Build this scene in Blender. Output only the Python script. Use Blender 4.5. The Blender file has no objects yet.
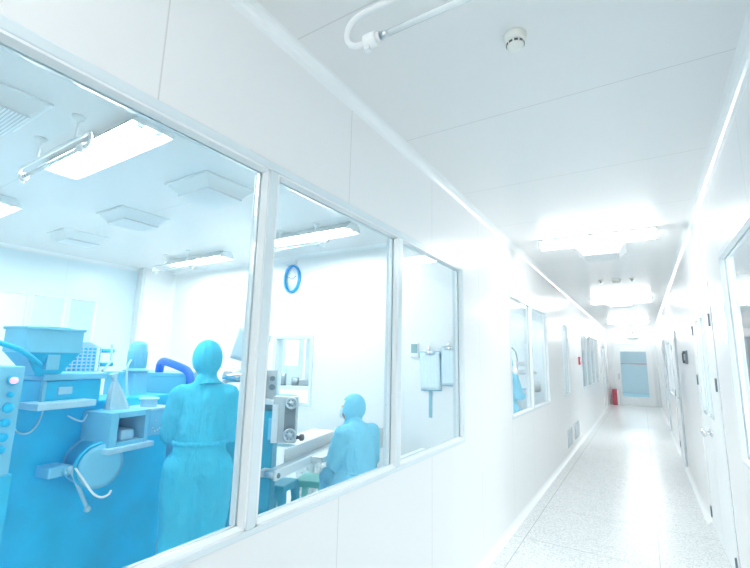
import bpy, bmesh, math, random
from mathutils import Vector, Matrix, Euler
random.seed(4)
SC = bpy.context.scene
COL = SC.collection
PI = math.pi
R = math.radians

# ---------------------------------------------------------------- dimensions (metres)
XL, XR, H = -1.154, 0.4765, 2.827      # corridor faces, ceiling height
YB, YE = -3.0, 19.03                   # corridor back and end
WT = 0.07                              # partition thickness
XF = -6.54                             # far wall of the workshop
YC = 4.0                               # clock wall of the workshop
ZT, ZB = 2.28, 0.965                   # window frame top and bottom
HC = 1.55                              # eye height
FPX = 422.6
YAW, PITCH, ROLL = -0.5608, 0.1722, 0.0228

# ---------------------------------------------------------------- camera
cy_, sy_ = math.cos(YAW), math.sin(YAW)
cp_, sp_ = math.cos(PITCH), math.sin(PITCH)
cr_, sr_ = math.cos(ROLL), math.sin(ROLL)
fwd = Vector((sy_*cp_, cy_*cp_, sp_))
rt0 = Vector((cy_, -sy_, 0))
up0 = rt0.cross(fwd)
rt = rt0*cr_ + up0*sr_
up = up0*cr_ - rt0*sr_
camd = bpy.data.cameras.new('camera')
cam = bpy.data.objects.new('camera', camd)
COL.objects.link(cam)
m = Matrix((rt, up, -fwd)).transposed().to_4x4()
m.translation = Vector((0, 0, HC))
cam.matrix_world = m
camd.sensor_width = 36
camd.lens = 36*FPX/750
camd.clip_start = 0.05
SC.camera = cam

def W(px, py, Z):
    """a real point at distance Z along the view of the surveyed eye point"""
    return Vector((0, 0, HC)) + (fwd + rt*((px-375)/FPX) - up*((py-284)/FPX))*Z

# ---------------------------------------------------------------- materials
MATS = {}
def newmat(name):
    mt = bpy.data.materials.new(name)
    mt.use_nodes = True
    nt = mt.node_tree
    b = nt.nodes['Principled BSDF']
    MATS[name] = mt
    return mt, nt, b

def mat(name, col, rough=0.4, metal=0.0, spec=0.5, var=0.04, scale=8, bump=0.0, bscale=60, alpha=None, trans=0, sss=0):
    mt, nt, b = newmat(name)
    L = nt.links
    tc = nt.nodes.new('ShaderNodeTexCoord')
    nz = nt.nodes.new('ShaderNodeTexNoise'); nz.inputs['Scale'].default_value = scale
    nz.inputs['Detail'].default_value = 4
    L.new(tc.outputs['Object'], nz.inputs['Vector'])
    rp = nt.nodes.new('ShaderNodeValToRGB')
    c0 = tuple(max(0, c*(1-var)) for c in col)+(1,)
    c1 = tuple(min(1, c*(1+var)) for c in col)+(1,)
    rp.color_ramp.elements[0].color = c0; rp.color_ramp.elements[0].position = .3
    rp.color_ramp.elements[1].color = c1; rp.color_ramp.elements[1].position = .7
    L.new(nz.outputs['Fac'], rp.inputs['Fac'])
    L.new(rp.outputs['Color'], b.inputs['Base Color'])
    b.inputs['Roughness'].default_value = rough
    b.inputs['Metallic'].default_value = metal
    b.inputs['Specular IOR Level'].default_value = spec
    if trans: b.inputs['Transmission Weight'].default_value = trans
    if alpha is not None: b.inputs['Alpha'].default_value = alpha
    if bump:
        n2 = nt.nodes.new('ShaderNodeTexNoise'); n2.inputs['Scale'].default_value = bscale
        L.new(tc.outputs['Object'], n2.inputs['Vector'])
        bp = nt.nodes.new('ShaderNodeBump'); bp.inputs['Strength'].default_value = bump
        bp.inputs['Distance'].default_value = .02
        L.new(n2.outputs['Fac'], bp.inputs['Height']); L.new(bp.outputs['Normal'], b.inputs['Normal'])
    return mt

def emit(name, col, strength):
    mt, nt, b = newmat(name)
    b.inputs['Base Color'].default_value = col+(1,)
    b.inputs['Emission Color'].default_value = col+(1,)
    b.inputs['Emission Strength'].default_value = strength
    b.inputs['Roughness'].default_value = .4
    return mt

def seam_mask(nt, axis, start, pitch, width):
    N, L = nt.nodes, nt.links
    tc = N.new('ShaderNodeTexCoord'); sx = N.new('ShaderNodeSeparateXYZ')
    L.new(tc.outputs['Object'], sx.inputs[0])
    def mth(op, a, bval):
        n = N.new('ShaderNodeMath'); n.operation = op
        L.new(a, n.inputs[0]); n.inputs[1].default_value = bval
        return n.outputs[0]
    a = mth('SUBTRACT', sx.outputs[axis], start - width/2)
    a = mth('DIVIDE', a, pitch)
    n = N.new('ShaderNodeMath'); n.operation = 'FRACT'; L.new(a, n.inputs[0])
    return mth('LESS_THAN', n.outputs[0], width/pitch)

def panel_mat(name, col, seams, rough=0.28, seamcol=0.72, spec=.5):
    """enamelled sandwich panels with thin butt joints"""
    mt, nt, b = newmat(name)
    N, L = nt.nodes, nt.links
    tc = N.new('ShaderNodeTexCoord')
    nz = N.new('ShaderNodeTexNoise'); nz.inputs['Scale'].default_value = 1.3
    L.new(tc.outputs['Object'], nz.inputs['Vector'])
    mx = N.new('ShaderNodeMix'); mx.data_type = 'RGBA'
    mx.inputs['A'].default_value = tuple(c*.985 for c in col)+(1,)
    mx.inputs['B'].default_value = tuple(col)+(1,)
    L.new(nz.outputs['Fac'], mx.inputs['Factor'])
    out = mx.outputs['Result']
    for (axis, start, pitch, width) in seams:
        s = seam_mask(nt, axis, start, pitch, width)
        m2 = N.new('ShaderNodeMix'); m2.data_type = 'RGBA'
        L.new(s, m2.inputs['Factor']); L.new(out, m2.inputs['A'])
        m2.inputs['B'].default_value = tuple(c*seamcol for c in col)+(1,)
        out = m2.outputs['Result']
    L.new(out, b.inputs['Base Color'])
    b.inputs['Roughness'].default_value = rough
    b.inputs['Specular IOR Level'].default_value = spec
    n2 = N.new('ShaderNodeTexNoise'); n2.inputs['Scale'].default_value = 3.0
    L.new(tc.outputs['Object'], n2.inputs['Vector'])
    bp = N.new('ShaderNodeBump'); bp.inputs['Strength'].default_value = .04; bp.inputs['Distance'].default_value = .02
    L.new(n2.outputs['Fac'], bp.inputs['Height']); L.new(bp.outputs['Normal'], b.inputs['Normal'])
    return mt

def glass_mat(name, tint, refl=1.0):
    mt = bpy.data.materials.new(name); mt.use_nodes = True
    nt = mt.node_tree; N, L = nt.nodes, nt.links
    N.clear()
    out = N.new('ShaderNodeOutputMaterial')
    tr = N.new('ShaderNodeBsdfTransparent'); tr.inputs['Color'].default_value = tint+(1,)
    gl = N.new('ShaderNodeBsdfGlossy'); gl.inputs['Roughness'].default_value = 0.004
    fr = N.new('ShaderNodeFresnel'); fr.inputs['IOR'].default_value = 1.5
    ge = N.new('ShaderNodeNewGeometry')
    inv = N.new('ShaderNodeMath'); inv.operation = 'SUBTRACT'; inv.inputs[0].default_value = 1
    L.new(ge.outputs['Backfacing'], inv.inputs[1])
    mu = N.new('ShaderNodeMath'); mu.operation = 'MULTIPLY'
    L.new(fr.outputs[0], mu.inputs[0]); L.new(inv.outputs[0], mu.inputs[1])
    m2 = N.new('ShaderNodeMath'); m2.operation = 'MULTIPLY'; m2.inputs[1].default_value = refl
    L.new(mu.outputs[0], m2.inputs[0])
    mx = N.new('ShaderNodeMixShader')
    L.new(m2.outputs[0], mx.inputs[0]); L.new(tr.outputs[0], mx.inputs[1]); L.new(gl.outputs[0], mx.inputs[2])
    L.new(mx.outputs[0], out.inputs['Surface'])
    MATS[name] = mt
    return mt

def terrazzo():
    mt, nt, b = newmat('terrazzo')
    N, L = nt.nodes, nt.links
    tc = N.new('ShaderNodeTexCoord')
    vo = N.new('ShaderNodeTexVoronoi'); vo.inputs['Scale'].default_value = 130
    L.new(tc.outputs['Object'], vo.inputs['Vector'])
    sp = N.new('ShaderNodeSeparateColor'); L.new(vo.outputs['Color'], sp.inputs[0])
    rp = N.new('ShaderNodeValToRGB')
    e = rp.color_ramp.elements
    e[0].color = (.56, .61, .62, 1); e[0].position = .05
    e[1].color = (.86, .88, .88, 1); e[1].position = .55
    L.new(sp.outputs[0], rp.inputs['Fac'])
    nz = N.new('ShaderNodeTexNoise'); nz.inputs['Scale'].default_value = 300
    L.new(tc.outputs['Object'], nz.inputs['Vector'])
    mx = N.new('ShaderNodeMix'); mx.data_type = 'RGBA'; mx.blend_type = 'MULTIPLY'
    mx.inputs['Factor'].default_value = .12
    L.new(rp.outputs['Color'], mx.inputs['A']); L.new(nz.outputs['Fac'], mx.inputs['B'])
    out = mx.outputs['Result']
    for (axis, start, pitch, width) in ((0, 0.003, 1.003, .006), (1, 4.2, .96, .005)):
        s = seam_mask(nt, axis, start, pitch, width)
        m2 = N.new('ShaderNodeMix'); m2.data_type = 'RGBA'
        L.new(s, m2.inputs['Factor']); L.new(out, m2.inputs['A'])
        m2.inputs['B'].default_value = (.42, .46, .47, 1)
        out = m2.outputs['Result']
    L.new(out, b.inputs['Base Color'])
    b.inputs['Roughness'].default_value = .24
    b.inputs['Specular IOR Level'].default_value = .36
    n2 = N.new('ShaderNodeTexNoise'); n2.inputs['Scale'].default_value = 4
    L.new(tc.outputs['Object'], n2.inputs['Vector'])
    bp = N.new('ShaderNodeBump'); bp.inputs['Strength'].default_value = .06; bp.inputs['Distance'].default_value = .01
    L.new(n2.outputs['Fac'], bp.inputs['Height']); L.new(bp.outputs['Normal'], b.inputs['Normal'])
    return mt

def perforated(name, col, pitch=.016):
    mt, nt, b = newmat(name)
    N, L = nt.nodes, nt.links
    tc = N.new('ShaderNodeTexCoord'); sx = N.new('ShaderNodeSeparateXYZ'); L.new(tc.outputs['Object'], sx.inputs[0])
    sq = []
    for ax in (0, 1):
        d = N.new('ShaderNodeMath'); d.operation = 'DIVIDE'; d.inputs[1].default_value = pitch; L.new(sx.outputs[ax], d.inputs[0])
        f = N.new('ShaderNodeMath'); f.operation = 'FRACT'; L.new(d.outputs[0], f.inputs[0])
        s = N.new('ShaderNodeMath'); s.operation = 'SUBTRACT'; s.inputs[1].default_value = .5; L.new(f.outputs[0], s.inputs[0])
        p = N.new('ShaderNodeMath'); p.operation = 'POWER'; p.inputs[1].default_value = 2; L.new(s.outputs[0], p.inputs[0])
        sq.append(p)
    a = N.new('ShaderNodeMath'); a.operation = 'ADD'; L.new(sq[0].outputs[0], a.inputs[0]); L.new(sq[1].outputs[0], a.inputs[1])
    lt = N.new('ShaderNodeMath'); lt.operation = 'LESS_THAN'; lt.inputs[1].default_value = .08; L.new(a.outputs[0], lt.inputs[0])
    mx = N.new('ShaderNodeMix'); mx.data_type = 'RGBA'; L.new(lt.outputs[0], mx.inputs['Factor'])
    mx.inputs['A'].default_value = col+(1,); mx.inputs['B'].default_value = (.35, .42, .45, 1)
    L.new(mx.outputs['Result'], b.inputs['Base Color'])
    b.inputs['Roughness'].default_value = .4
    return mt

def ruled(name, col, pitch, axis=2):
    """a form printed with grey rules"""
    mt, nt, b = newmat(name)
    N, L = nt.nodes, nt.links
    out = None
    for ax, pt in ((axis, pitch), (0, pitch*3)):
        s = seam_mask(nt, ax, 0.003, pt, .0016)
        m2 = N.new('ShaderNodeMix'); m2.data_type = 'RGBA'
        L.new(s, m2.inputs['Factor'])
        if out is None: m2.inputs['A'].default_value = col+(1,)
        else: L.new(out, m2.inputs['A'])
        m2.inputs['B'].default_value = (.45, .62, .72, 1)
        out = m2.outputs['Result']
    L.new(out, b.inputs['Base Color']); b.inputs['Roughness'].default_value = .6
    return mt

def cloth_mat(name, col, rough=.75):
    mt, nt, b = newmat(name)
    N, L = nt.nodes, nt.links
    tc = N.new('ShaderNodeTexCoord')
    mp = N.new('ShaderNodeMapping'); mp.inputs['Scale'].default_value = (9, 9, 3)
    L.new(tc.outputs['Object'], mp.inputs['Vector'])
    nz = N.new('ShaderNodeTexNoise'); nz.inputs['Scale'].default_value = 1.2; nz.inputs['Detail'].default_value = 3
    nz.inputs['Distortion'].default_value = .8
    L.new(mp.outputs[0], nz.inputs['Vector'])
    bp = N.new('ShaderNodeBump'); bp.inputs['Strength'].default_value = .55; bp.inputs['Distance'].default_value = .05
    L.new(nz.outputs['Fac'], bp.inputs['Height']); L.new(bp.outputs['Normal'], b.inputs['Normal'])
    # white conductive-thread stripes of the cleanroom cloth
    s = seam_mask(nt, 0, 0, .025, .003)
    mx = N.new('ShaderNodeMix'); mx.data_type = 'RGBA'; L.new(s, mx.inputs['Factor'])
    mx.inputs['A'].default_value = col+(1,); mx.inputs['B'].default_value = tuple(min(1, c*1.02+.006) for c in col)+(1,)
    L.new(mx.outputs['Result'], b.inputs['Base Color'])
    b.inputs['Roughness'].default_value = rough
    b.inputs['Specular IOR Level'].default_value = .25
    return mt

WHITE = (.80, .85, .865)
M_ceil = panel_mat('ceiling_panel', (.835, .845, .848), [(1, 1.12, .949, .006)], rough=.26, spec=.35, seamcol=.82)
M_wall = panel_mat('wall_panel', (.845, .856, .859), [(1, .615, .968, .005)], rough=.24, seamcol=.8)
M_wallx = panel_mat('wall_panel_cross', (.86, .872, .876), [(0, -6.2, 1.0, .004)], rough=.3, seamcol=.93)
M_wallblue = panel_mat('wall_panel_blue', (.72, .85, .90), [(1, .615, .968, .005)], rough=.3, seamcol=.85)
M_wallpale = panel_mat('wall_panel_pale_blue', (.78, .86, .90), [(1, .3, 1.2, .005)], rough=.35, seamcol=.9)
M_cove = mat('white_aluminium', (.86, .89, .90), .22, var=.01)
M_frame = mat('window_frame_enamel', (.70, .785, .82), .25, var=.015)
M_bead = mat('white_bead', (.83, .87, .885), .22, var=.01)
M_door = mat('white_enamel', (.84, .875, .885), .28, var=.01)
M_terr = terrazzo()
M_roomfloor = mat('blue_grey_epoxy', (.76, .79, .80), .2, var=.05, scale=2)
M_chrome = mat('chrome', (.80, .83, .85), .12, 1.0, var=.03)
M_steel = mat('brushed_steel', (.66, .72, .75), .32, 1.0, var=.06, scale=25)
M_grey = mat('grey_paint', (.58, .63, .65), .4)
M_dark = mat('dark_plastic', (.07, .09, .11), .35)
M_darkmid = mat('dark_grey_metal', (.22, .27, .30), .35, .3)
M_black = mat('black_rubber', (.025, .03, .04), .5)
M_white = mat('white_plastic', (.86, .885, .89), .35, var=.01)
M_glass = glass_mat('window_glass', (.955, .985, .99))
M_glassblue = glass_mat('window_glass_blue', (.962, .993, .998))
M_glassdoor = glass_mat('door_glass', (.90, .96, .98))
M_mblue = mat('machine_blue', (.018, .55, .82), .35, var=.10, scale=5, bump=.05)
M_mdeep = mat('machine_deep_blue', (.0, .56, .88), .35, var=.12, scale=4, bump=.05)
M_mlight = mat('machine_light_blue', (.20, .62, .82), .38, var=.06, scale=6)
M_mpale = mat('machine_pale_plate', (.48, .76, .88), .4, var=.04)
M_tank = mat('tank_blue', (.10, .52, .72), .3, var=.06, scale=2)
M_teal = mat('teal_enamel', (.015, .38, .55), .35, var=.06)
M_hose = mat('vivid_blue_rubber', (.01, .17, .68), .3, var=.05)
M_basin = mat('blue_plastic', (.04, .46, .75), .3, var=.04)
M_stgreen = mat('green_plastic', (.16, .62, .56), .35, var=.04)
M_stteal = mat('teal_plastic', (.03, .45, .60), .35, var=.04)
M_gown = cloth_mat('cleanroom_cloth', (.05, .56, .79))
M_gownlight = cloth_mat('cleanroom_cloth_light', (.20, .63, .82))
M_skin = mat('skin', (.62, .40, .30), .5, var=.05, scale=30)
M_glove = mat('white_glove', (.62, .80, .88), .5, var=.03)
M_mask = mat('face_mask', (.50, .74, .85), .7, var=.03, bump=.1)
M_boot = mat('white_boot', (.75, .82, .85), .5)
M_red = mat('red_enamel', (.52, .09, .13), .3, var=.04)
M_stripe = mat('pink_red_paint', (.88, .52, .52), .4)
M_paper = ruled('form_paper', (.74, .87, .92), .012)
M_sheet = mat('pale_paper', (.60, .76, .83), .6, var=.02)
M_clip = mat('clipboard_blue', (.22, .58, .78), .4)
M_screen = mat('lcd_grey_green', (.24, .42, .45), .25)
M_perf = perforated('perforated_white', (.84, .87, .88))
M_uvtube = mat('uv_quartz_tube', (.80, .86, .87), .12, var=.02)
M_ivory = mat('ivory_plastic', (.84, .85, .80), .4, var=.01)
M_bag = mat('milky_polythene', (.62, .82, .90), .25, var=.06, bump=.4, bscale=14, alpha=.8)
M_pink = emit('pink_indicator', (1.0, .42, .55), .9)
M_lampC = emit('corridor_lamp', (1.0, .99, .98), 31)
M_lampR = emit('workshop_lamp', (1.0, .995, .985), 68)
M_lampF = emit('fill_lamp', (.985, .995, 1.0), 100)
M_lampD = emit('annex_lamp', (.985, .995, 1.0), 70)
M_lampE = emit('emergency_lamp', (.985, .995, 1.0), 38)
M_clockblue = mat('clock_rim_blue', (.01, .34, .74), .3, var=.03)

# ---------------------------------------------------------------- mesh builder
class MB:
    def __init__(s): s.bm = bmesh.new()
    def _add(s, verts, faces):
        vs = [s.bm.verts.new(v) for v in verts]
        for f in faces:
            try: s.bm.faces.new([vs[i] for i in f])
            except ValueError: pass
        return vs
    def box(s, a, b, bev=0, mtx=None):
        t = bmesh.new()
        x0, y0, z0 = a; x1, y1, z1 = b
        if x0 > x1: x0, x1 = x1, x0
        if y0 > y1: y0, y1 = y1, y0
        if z0 > z1: z0, z1 = z1, z0
        vs = [t.verts.new(v) for v in ((x0,y0,z0),(x1,y0,z0),(x1,y1,z0),(x0,y1,z0),(x0,y0,z1),(x1,y0,z1),(x1,y1,z1),(x0,y1,z1))]
        for f in ((3,2,1,0),(4,5,6,7),(0,1,5,4),(1,2,6,5),(2,3,7,6),(3,0,4,7)): t.faces.new([vs[i] for i in f])
        if bev:
            bmesh.ops.bevel(t, geom=t.edges[:], offset=bev, segments=2, affect='EDGES', profile=.5)
        return s._merge(t, mtx)
    def _merge(s, t, mtx=None):
        if mtx is not None: bmesh.ops.transform(t, matrix=mtx, verts=t.verts[:])
        mp = {}
        for v in t.verts: mp[v] = s.bm.verts.new(v.co)
        for f in t.faces:
            try:
                nf = s.bm.faces.new([mp[v] for v in f.verts]); nf.smooth = f.smooth
            except ValueError: pass
        t.free()
        return s
    def prism(s, poly, lo, hi, axis='y', bev=0, mtx=None):
        """polygon in the two other axes swept along axis"""
        t = bmesh.new()
        def P(a, b, h):
            return {'x': (h, a, b), 'y': (a, h, b), 'z': (a, b, h)}[axis]
        A = [t.verts.new(P(a, b, lo)) for a, b in poly]
        B = [t.verts.new(P(a, b, hi)) for a, b in poly]
        n = len(poly)
        t.faces.new(A); t.faces.new(B[::-1])
        for i in range(n): t.faces.new((A[i], B[i], B[(i+1) % n], A[(i+1) % n]))
        bmesh.ops.recalc_face_normals(t, faces=t.faces[:])
        if bev: bmesh.ops.bevel(t, geom=t.edges[:], offset=bev, segments=2, affect='EDGES', profile=.5)
        return s._merge(t, mtx)
    def frustum(s, lo, hi):
        """lo, hi = (x0,x1,y0,y1,z)"""
        t = bmesh.new()
        def ring(q): return [t.verts.new((q[i], q[j], q[4])) for i, j in ((0,2),(1,2),(1,3),(0,3))]
        A, B = ring(lo), ring(hi)
        t.faces.new(A); t.faces.new(B[::-1])
        for i in range(4): t.faces.new((A[i], B[i], B[(i+1) % 4], A[(i+1) % 4]))
        bmesh.ops.recalc_face_normals(t, faces=t.faces[:])
        return s._merge(t)
    def lathe(s, prof, p0=(0,0,0), axis=(0,0,1), n=24, sx=1, sy=1, closed=True):
        """prof = [(r,h),...] along axis from p0"""
        q = Vector((0,0,1)).rotation_difference(Vector(axis).normalized()).to_matrix().to_4x4()
        q.translation = Vector(p0)
        t = bmesh.new()
        rings = []
        for r, h in prof:
            if r < 1e-6: rings.append([t.verts.new((0,0,h))])
            else: rings.append([t.verts.new((r*sx*math.cos(2*PI*k/n), r*sy*math.sin(2*PI*k/n), h)) for k in range(n)])
        for a, b in zip(rings, rings[1:]):
            for k in range(n):
                if len(a) == 1 and len(b) == 1: continue
                if len(a) == 1: f = (a[0], b[k], b[(k+1) % n])
                elif len(b) == 1: f = (a[k], a[(k+1) % n], b[0])
                else: f = (a[k], a[(k+1) % n], b[(k+1) % n], b[k])
                t.faces.new(f).smooth = True
        if closed:
            if len(rings[0]) > 1: t.faces.new(rings[0])
            if len(rings[-1]) > 1: t.faces.new(rings[-1])
        bmesh.ops.recalc_face_normals(t, faces=t.faces[:])
        return s._merge(t, q)
    def cyl(s, p0, p1, r, r1=None, n=20, bev=0):
        p0, p1 = Vector(p0), Vector(p1); d = p1-p0; l = d.length
        r1 = r if r1 is None else r1
        if bev: prof = [(r-bev, 0), (r, bev), (r1, l-bev), (r1-bev, l)]
        else: prof = [(r, 0), (r1, l)]
        return s.lathe(prof, p0, d, n)
    def ell(s, c, rx, ry, rz, n=24, k=14):
        t = bmesh.new()
        bmesh.ops.create_uvsphere(t, u_segments=n, v_segments=k, radius=1)
        for f in t.faces: f.smooth = True
        mt = Matrix.Diagonal((rx, ry, rz, 1)); mt.translation = Vector(c)
        return s._merge(t, mt)
    def tube(s, pts, r, n=10, sub=6):
        """smooth tube through points (Catmull-Rom)"""
        P = [Vector(p) for p in pts]
        if sub > 1 and len(P) > 2:
            Q = []
            E = [2*P[0]-P[1]]+P+[2*P[-1]-P[-2]]
            for i in range(1, len(E)-2):
                a, b, c, d = E[i-1:i+3]
                for k in range(sub):
                    u = k/sub
                    Q.append(.5*((2*b)+(c-a)*u+(2*a-5*b+4*c-d)*u*u+(3*b-a-3*c+d)*u**3))
            Q.append(P[-1]); P = Q
        t = bmesh.new()
        rings = []; nrm = None
        for i, p in enumerate(P):
            d = (P[min(i+1, len(P)-1)]-P[max(i-1, 0)]).normalized()
            if nrm is None: nrm = d.orthogonal().normalized()
            nrm = (nrm-d*nrm.dot(d)).normalized(); bn = d.cross(nrm)
            rings.append([t.verts.new(p+(nrm*math.cos(2*PI*k/n)+bn*math.sin(2*PI*k/n))*r) for k in range(n)])
        for a, b in zip(rings, rings[1:]):
            for k in range(n): t.faces.new((a[k], a[(k+1) % n], b[(k+1) % n], b[k])).smooth = True
        t.faces.new(rings[0]); t.faces.new(rings[-1])
        bmesh.ops.recalc_face_normals(t, faces=t.faces[:])
        return s._merge(t)
    def grid(s, f, nu, nv, thick=0):
        """surface f(u,v) -> point, optionally thickened"""
        t = bmesh.new()
        V = [[t.verts.new(f(i/nu, j/nv)) for j in range(nv+1)] for i in range(nu+1)]
        for i in range(nu):
            for j in range(nv): t.faces.new((V[i][j], V[i+1][j], V[i+1][j+1], V[i][j+1])).smooth = True
        if thick:
            bmesh.ops.recalc_face_normals(t, faces=t.faces[:])
            bmesh.ops.solidify(t, geom=t.faces[:], thickness=thick)
        return s._merge(t)
    def build(s, name, material, parent=None, smooth_angle=None):
        bmesh.ops.recalc_face_normals(s.bm, faces=s.bm.faces[:])
        me = bpy.data.meshes.new(name); s.bm.to_mesh(me); s.bm.free()
        me.materials.append(material)
        o = bpy.data.objects.new(name, me); COL.objects.link(o)
        if parent: o.parent = parent
        return o

def tag(o, label=None, cat=None, group=None, kind=None):
    if label: o['label'] = label
    if cat: o['category'] = cat
    if group: o['group'] = group
    if kind: o['kind'] = kind
    return o
def thing(name, label, cat, loc=(0,0,0), rz=0, group=None, kind=None):
    o = bpy.data.objects.new(name, None); COL.objects.link(o)
    o.location = loc; o.rotation_euler = (0, 0, rz); o.empty_display_size = .1
    return tag(o, label, cat, group, kind)
def copy_tree(o, parent=None):
    c = o.copy(); COL.objects.link(c)
    if parent: c.parent = parent
    for ch in [x for x in bpy.data.objects if x.parent == o]: copy_tree(ch, c)
    return c
def struct(name, mb, material, label=None, cat=None):
    o = mb.build(name, material); return tag(o, label, cat, None, 'structure')

# ---------------------------------------------------------------- shell
struct('floor', MB().box((XL-.02, YB, -.1), (XR+.02, YE, 0)), M_terr, 'pale speckled terrazzo corridor floor', 'floor')
struct('floor_workshop', MB().box((XF-2.2, YB, -.1), (XL-.02, YC+.05, 0)), M_roomfloor, 'smooth blue grey floor of the workshop behind the glass', 'floor')
struct('floor_filling_room', MB().box((-7.6, YC+.05, -.1), (XL-.02, YE, 0)), M_roomfloor, 'smooth floor of the rooms further along the left', 'floor')
struct('floor_right_room', MB().box((XR+.02, YB, -.1), (4.0, YE, 0)), M_roomfloor, 'smooth floor behind the right wall', 'floor')
struct('ceiling', MB().box((XL-.02, YB, H), (XR+.02, YE, H+.1)), M_ceil, 'white corridor ceiling of wide glossy panels', 'ceiling')
struct('ceiling_workshop', MB().box((XF-2.2, YB, H), (XL-.02, YC+.05, H+.1)), M_ceil, 'white panel ceiling of the workshop behind the glass', 'ceiling')
struct('ceiling_filling_room', MB().box((-7.6, YC+.05, H), (XL-.02, YE, H+.1)), M_ceil, 'white ceiling of the rooms further along the left', 'ceiling')
struct('ceiling_right_room', MB().box((XR+.02, YB, H), (4.0, YE, H+.1)), M_ceil, 'white ceiling behind the right wall', 'ceiling')

def wall_y(name, x0, x1, y0, y1, holes, material, label):
    """wall along y between x0 and x1 with rectangular holes (ya,yb,za,zb)"""
    b = MB(); y = y0
    for (ya, yb, za, zb) in sorted(holes):
        if ya > y: b.box((x0, y, 0), (x1, ya, H))
        if za > 0: b.box((x0, ya, 0), (x1, yb, za))
        if zb < H: b.box((x0, ya, zb), (x1, yb, H))
        y = yb
    if y < y1: b.box((x0, y, 0), (x1, y1, H))
    return struct(name, b, material, label, 'wall')
def wall_x(name, y0, y1, x0, x1, holes, material, label):
    b = MB(); x = x0
    for (xa, xb, za, zb) in sorted(holes):
        if xa > x: b.box((x, y0, 0), (xa, y1, H))
        if za > 0: b.box((xa, y0, 0), (xb, y1, za))
        if zb < H: b.box((xa, y0, zb), (xb, y1, H))
        x = xb
    if x < x1: b.box((x, y0, 0), (x1, y1, H))
    return struct(name, b, material, label, 'wall')

LWIN = [(-.98, 3.128, [.06, 1.083, 2.10]), (4.5, 6.6, [5.52]), (7.93, 8.66, []), (10.6, 14.9, [11.68, 12.76, 13.84])]
FW = .022
HI = FW-.008      # wall openings sit behind the frames
lh = [(a+HI, b-HI, ZB+HI-(.010 if i == 0 else 0), ZT-.01-HI if i else ZT-HI) for i, (a, b, _) in enumerate(LWIN)]
wall_y('wall_left', XL-WT, XL, YB, YE, lh, M_wall, 'white panel wall with a row of windows left of the corridor')
RWIN = (1.5, 3.50, [])
wall_y('wall_right', XR, XR+WT, YB, YE, [(RWIN[0]+HI, RWIN[1]-HI, ZB+HI, ZT-HI), (4.61, 4.81, 1.12, 1.98), (4.99, 5.23, 1.12, 1.98), (10.19, 11.61, .94, 2.01)], M_wall, 'white panel wall with doors right of the corridor')
wall_x('wall_end', YE, YE+WT, XL-WT, XR+WT, [(-.76, .17, .27, 2.03)], M_door, 'white wall closing the far end of the corridor')
wall_x('wall_back', YB-WT, YB, XF-2.2, 4.0, [], M_wallx, 'white wall behind the viewpoint')
PWIN = (-4.02, -3.37, .96, 1.80)
wall_x('wall_clock', YC, YC+.09, XF-2.2, XL-WT, [(PWIN[0]+.03, PWIN[1]-.03, PWIN[2]+.03, PWIN[3]-.03)], M_wallx, 'bright white workshop wall that carries the clock')
wall_y('wall_workshop_far', XF-.08, XF, YB, YC, [(.19, 2.99, .90, 2.26)], M_wallblue, 'pale blue panel wall at the far side of the workshop')
wall_y('wall_workshop_next', XF-2.2, XF-2.12, YB, YC, [], M_wallblue, 'pale blue wall beyond the far workshop windows')
wall_x('wall_filling_far', 9.2, 9.28, -7.6, XL-WT, [], M_wallpale, 'pale wall at the far end of the second room')
wall_y('wall_filling_left', -7.6, -7.52, YC+.09, YE, [], M_wallpale, 'pale wall at the back of the second room')
wall_y('wall_right_room', 3.4, 3.48, YB, YE, [], M_wallpale, 'pale wall at the back of the room on the right')
struct('wall_column', MB().box((XF, 3.5, 0), (XF+.19, YC, H)), M_wallx, 'boxed white duct in the workshop corner', 'column')
# space beyond the end door
wall_y('wall_annex_left', -2.0, -1.92, YE+WT, 27, [], M_wallx, 'pale wall beyond the end door, left')
wall_y('wall_annex_right', 1.3, 1.38, YE+WT, 27, [], M_wallx, 'pale wall beyond the end door, right')
wall_x('wall_annex_end', 27, 27.08, -2, 1.38, [], M_wallx, 'pale wall far beyond the end door')
struct('floor_annex', MB().box((-2, YE+WT, -.1), (1.38, 27.1, 0)), mat('annex_floor', (.55, .80, .88), .3), 'blue floor beyond the end door', 'floor')
struct('ceiling_annex', MB().box((-2, YE+WT, H), (1.38, 27.1, H+.1)), M_wallpale, 'ceiling beyond the end door', 'ceiling')
struct('trim_annex', MB().box((-1.92, 26.98, 1.50), (1.3, 27, 1.56)), M_stripe, 'pinkish red stripe across the far annex wall', 'trim')
struct('trim_stripe', MB().box((-7.52, 9.4, 1.47), (-7.50, YE-.2, 1.55)), M_stripe, 'pinkish red stripe on the wall behind the four-light window', 'trim')

# coves: concave quarter rounds
def cove(sx, sz, c=.05, n=6):
    """polygon in (x,z) for a corner at 0,0 filling towards (sx,sz)"""
    pts = [(0, 0), (sx*c, 0)]
    for k in range(1, n):
        a = PI/2*k/n
        pts.append((sx*c*(1-math.sin(a)), sz*c*(1-math.cos(a))))
    pts.append((0, sz*c))
    return pts
def cove_y(name, x, z, sx, sz, y0, y1, label, c=.05, material=None, cat='trim'):
    b = MB(); b.prism([(x+p, z+q) for p, q in cove(sx, sz, c)], y0, y1, 'y')
    return struct(name, b, material or M_cove, label, cat)
def cove_x(name, y, z, sy, sz, x0, x1, label, c=.05, cat='trim'):
    b = MB(); b.prism([(y+p, z+q) for p, q in cove(sy, sz, c)], x0, x1, 'x')
    return struct(name, b, M_cove, label, cat)
def cove_z(name, x, y, sx, sy, z0, z1, label, c=.05):
    b = MB(); b.prism([(x+p, y+q) for p, q in cove(sx, sy, c)], z0, z1, 'z')
    return struct(name, b, M_cove, label, 'trim')
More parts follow.
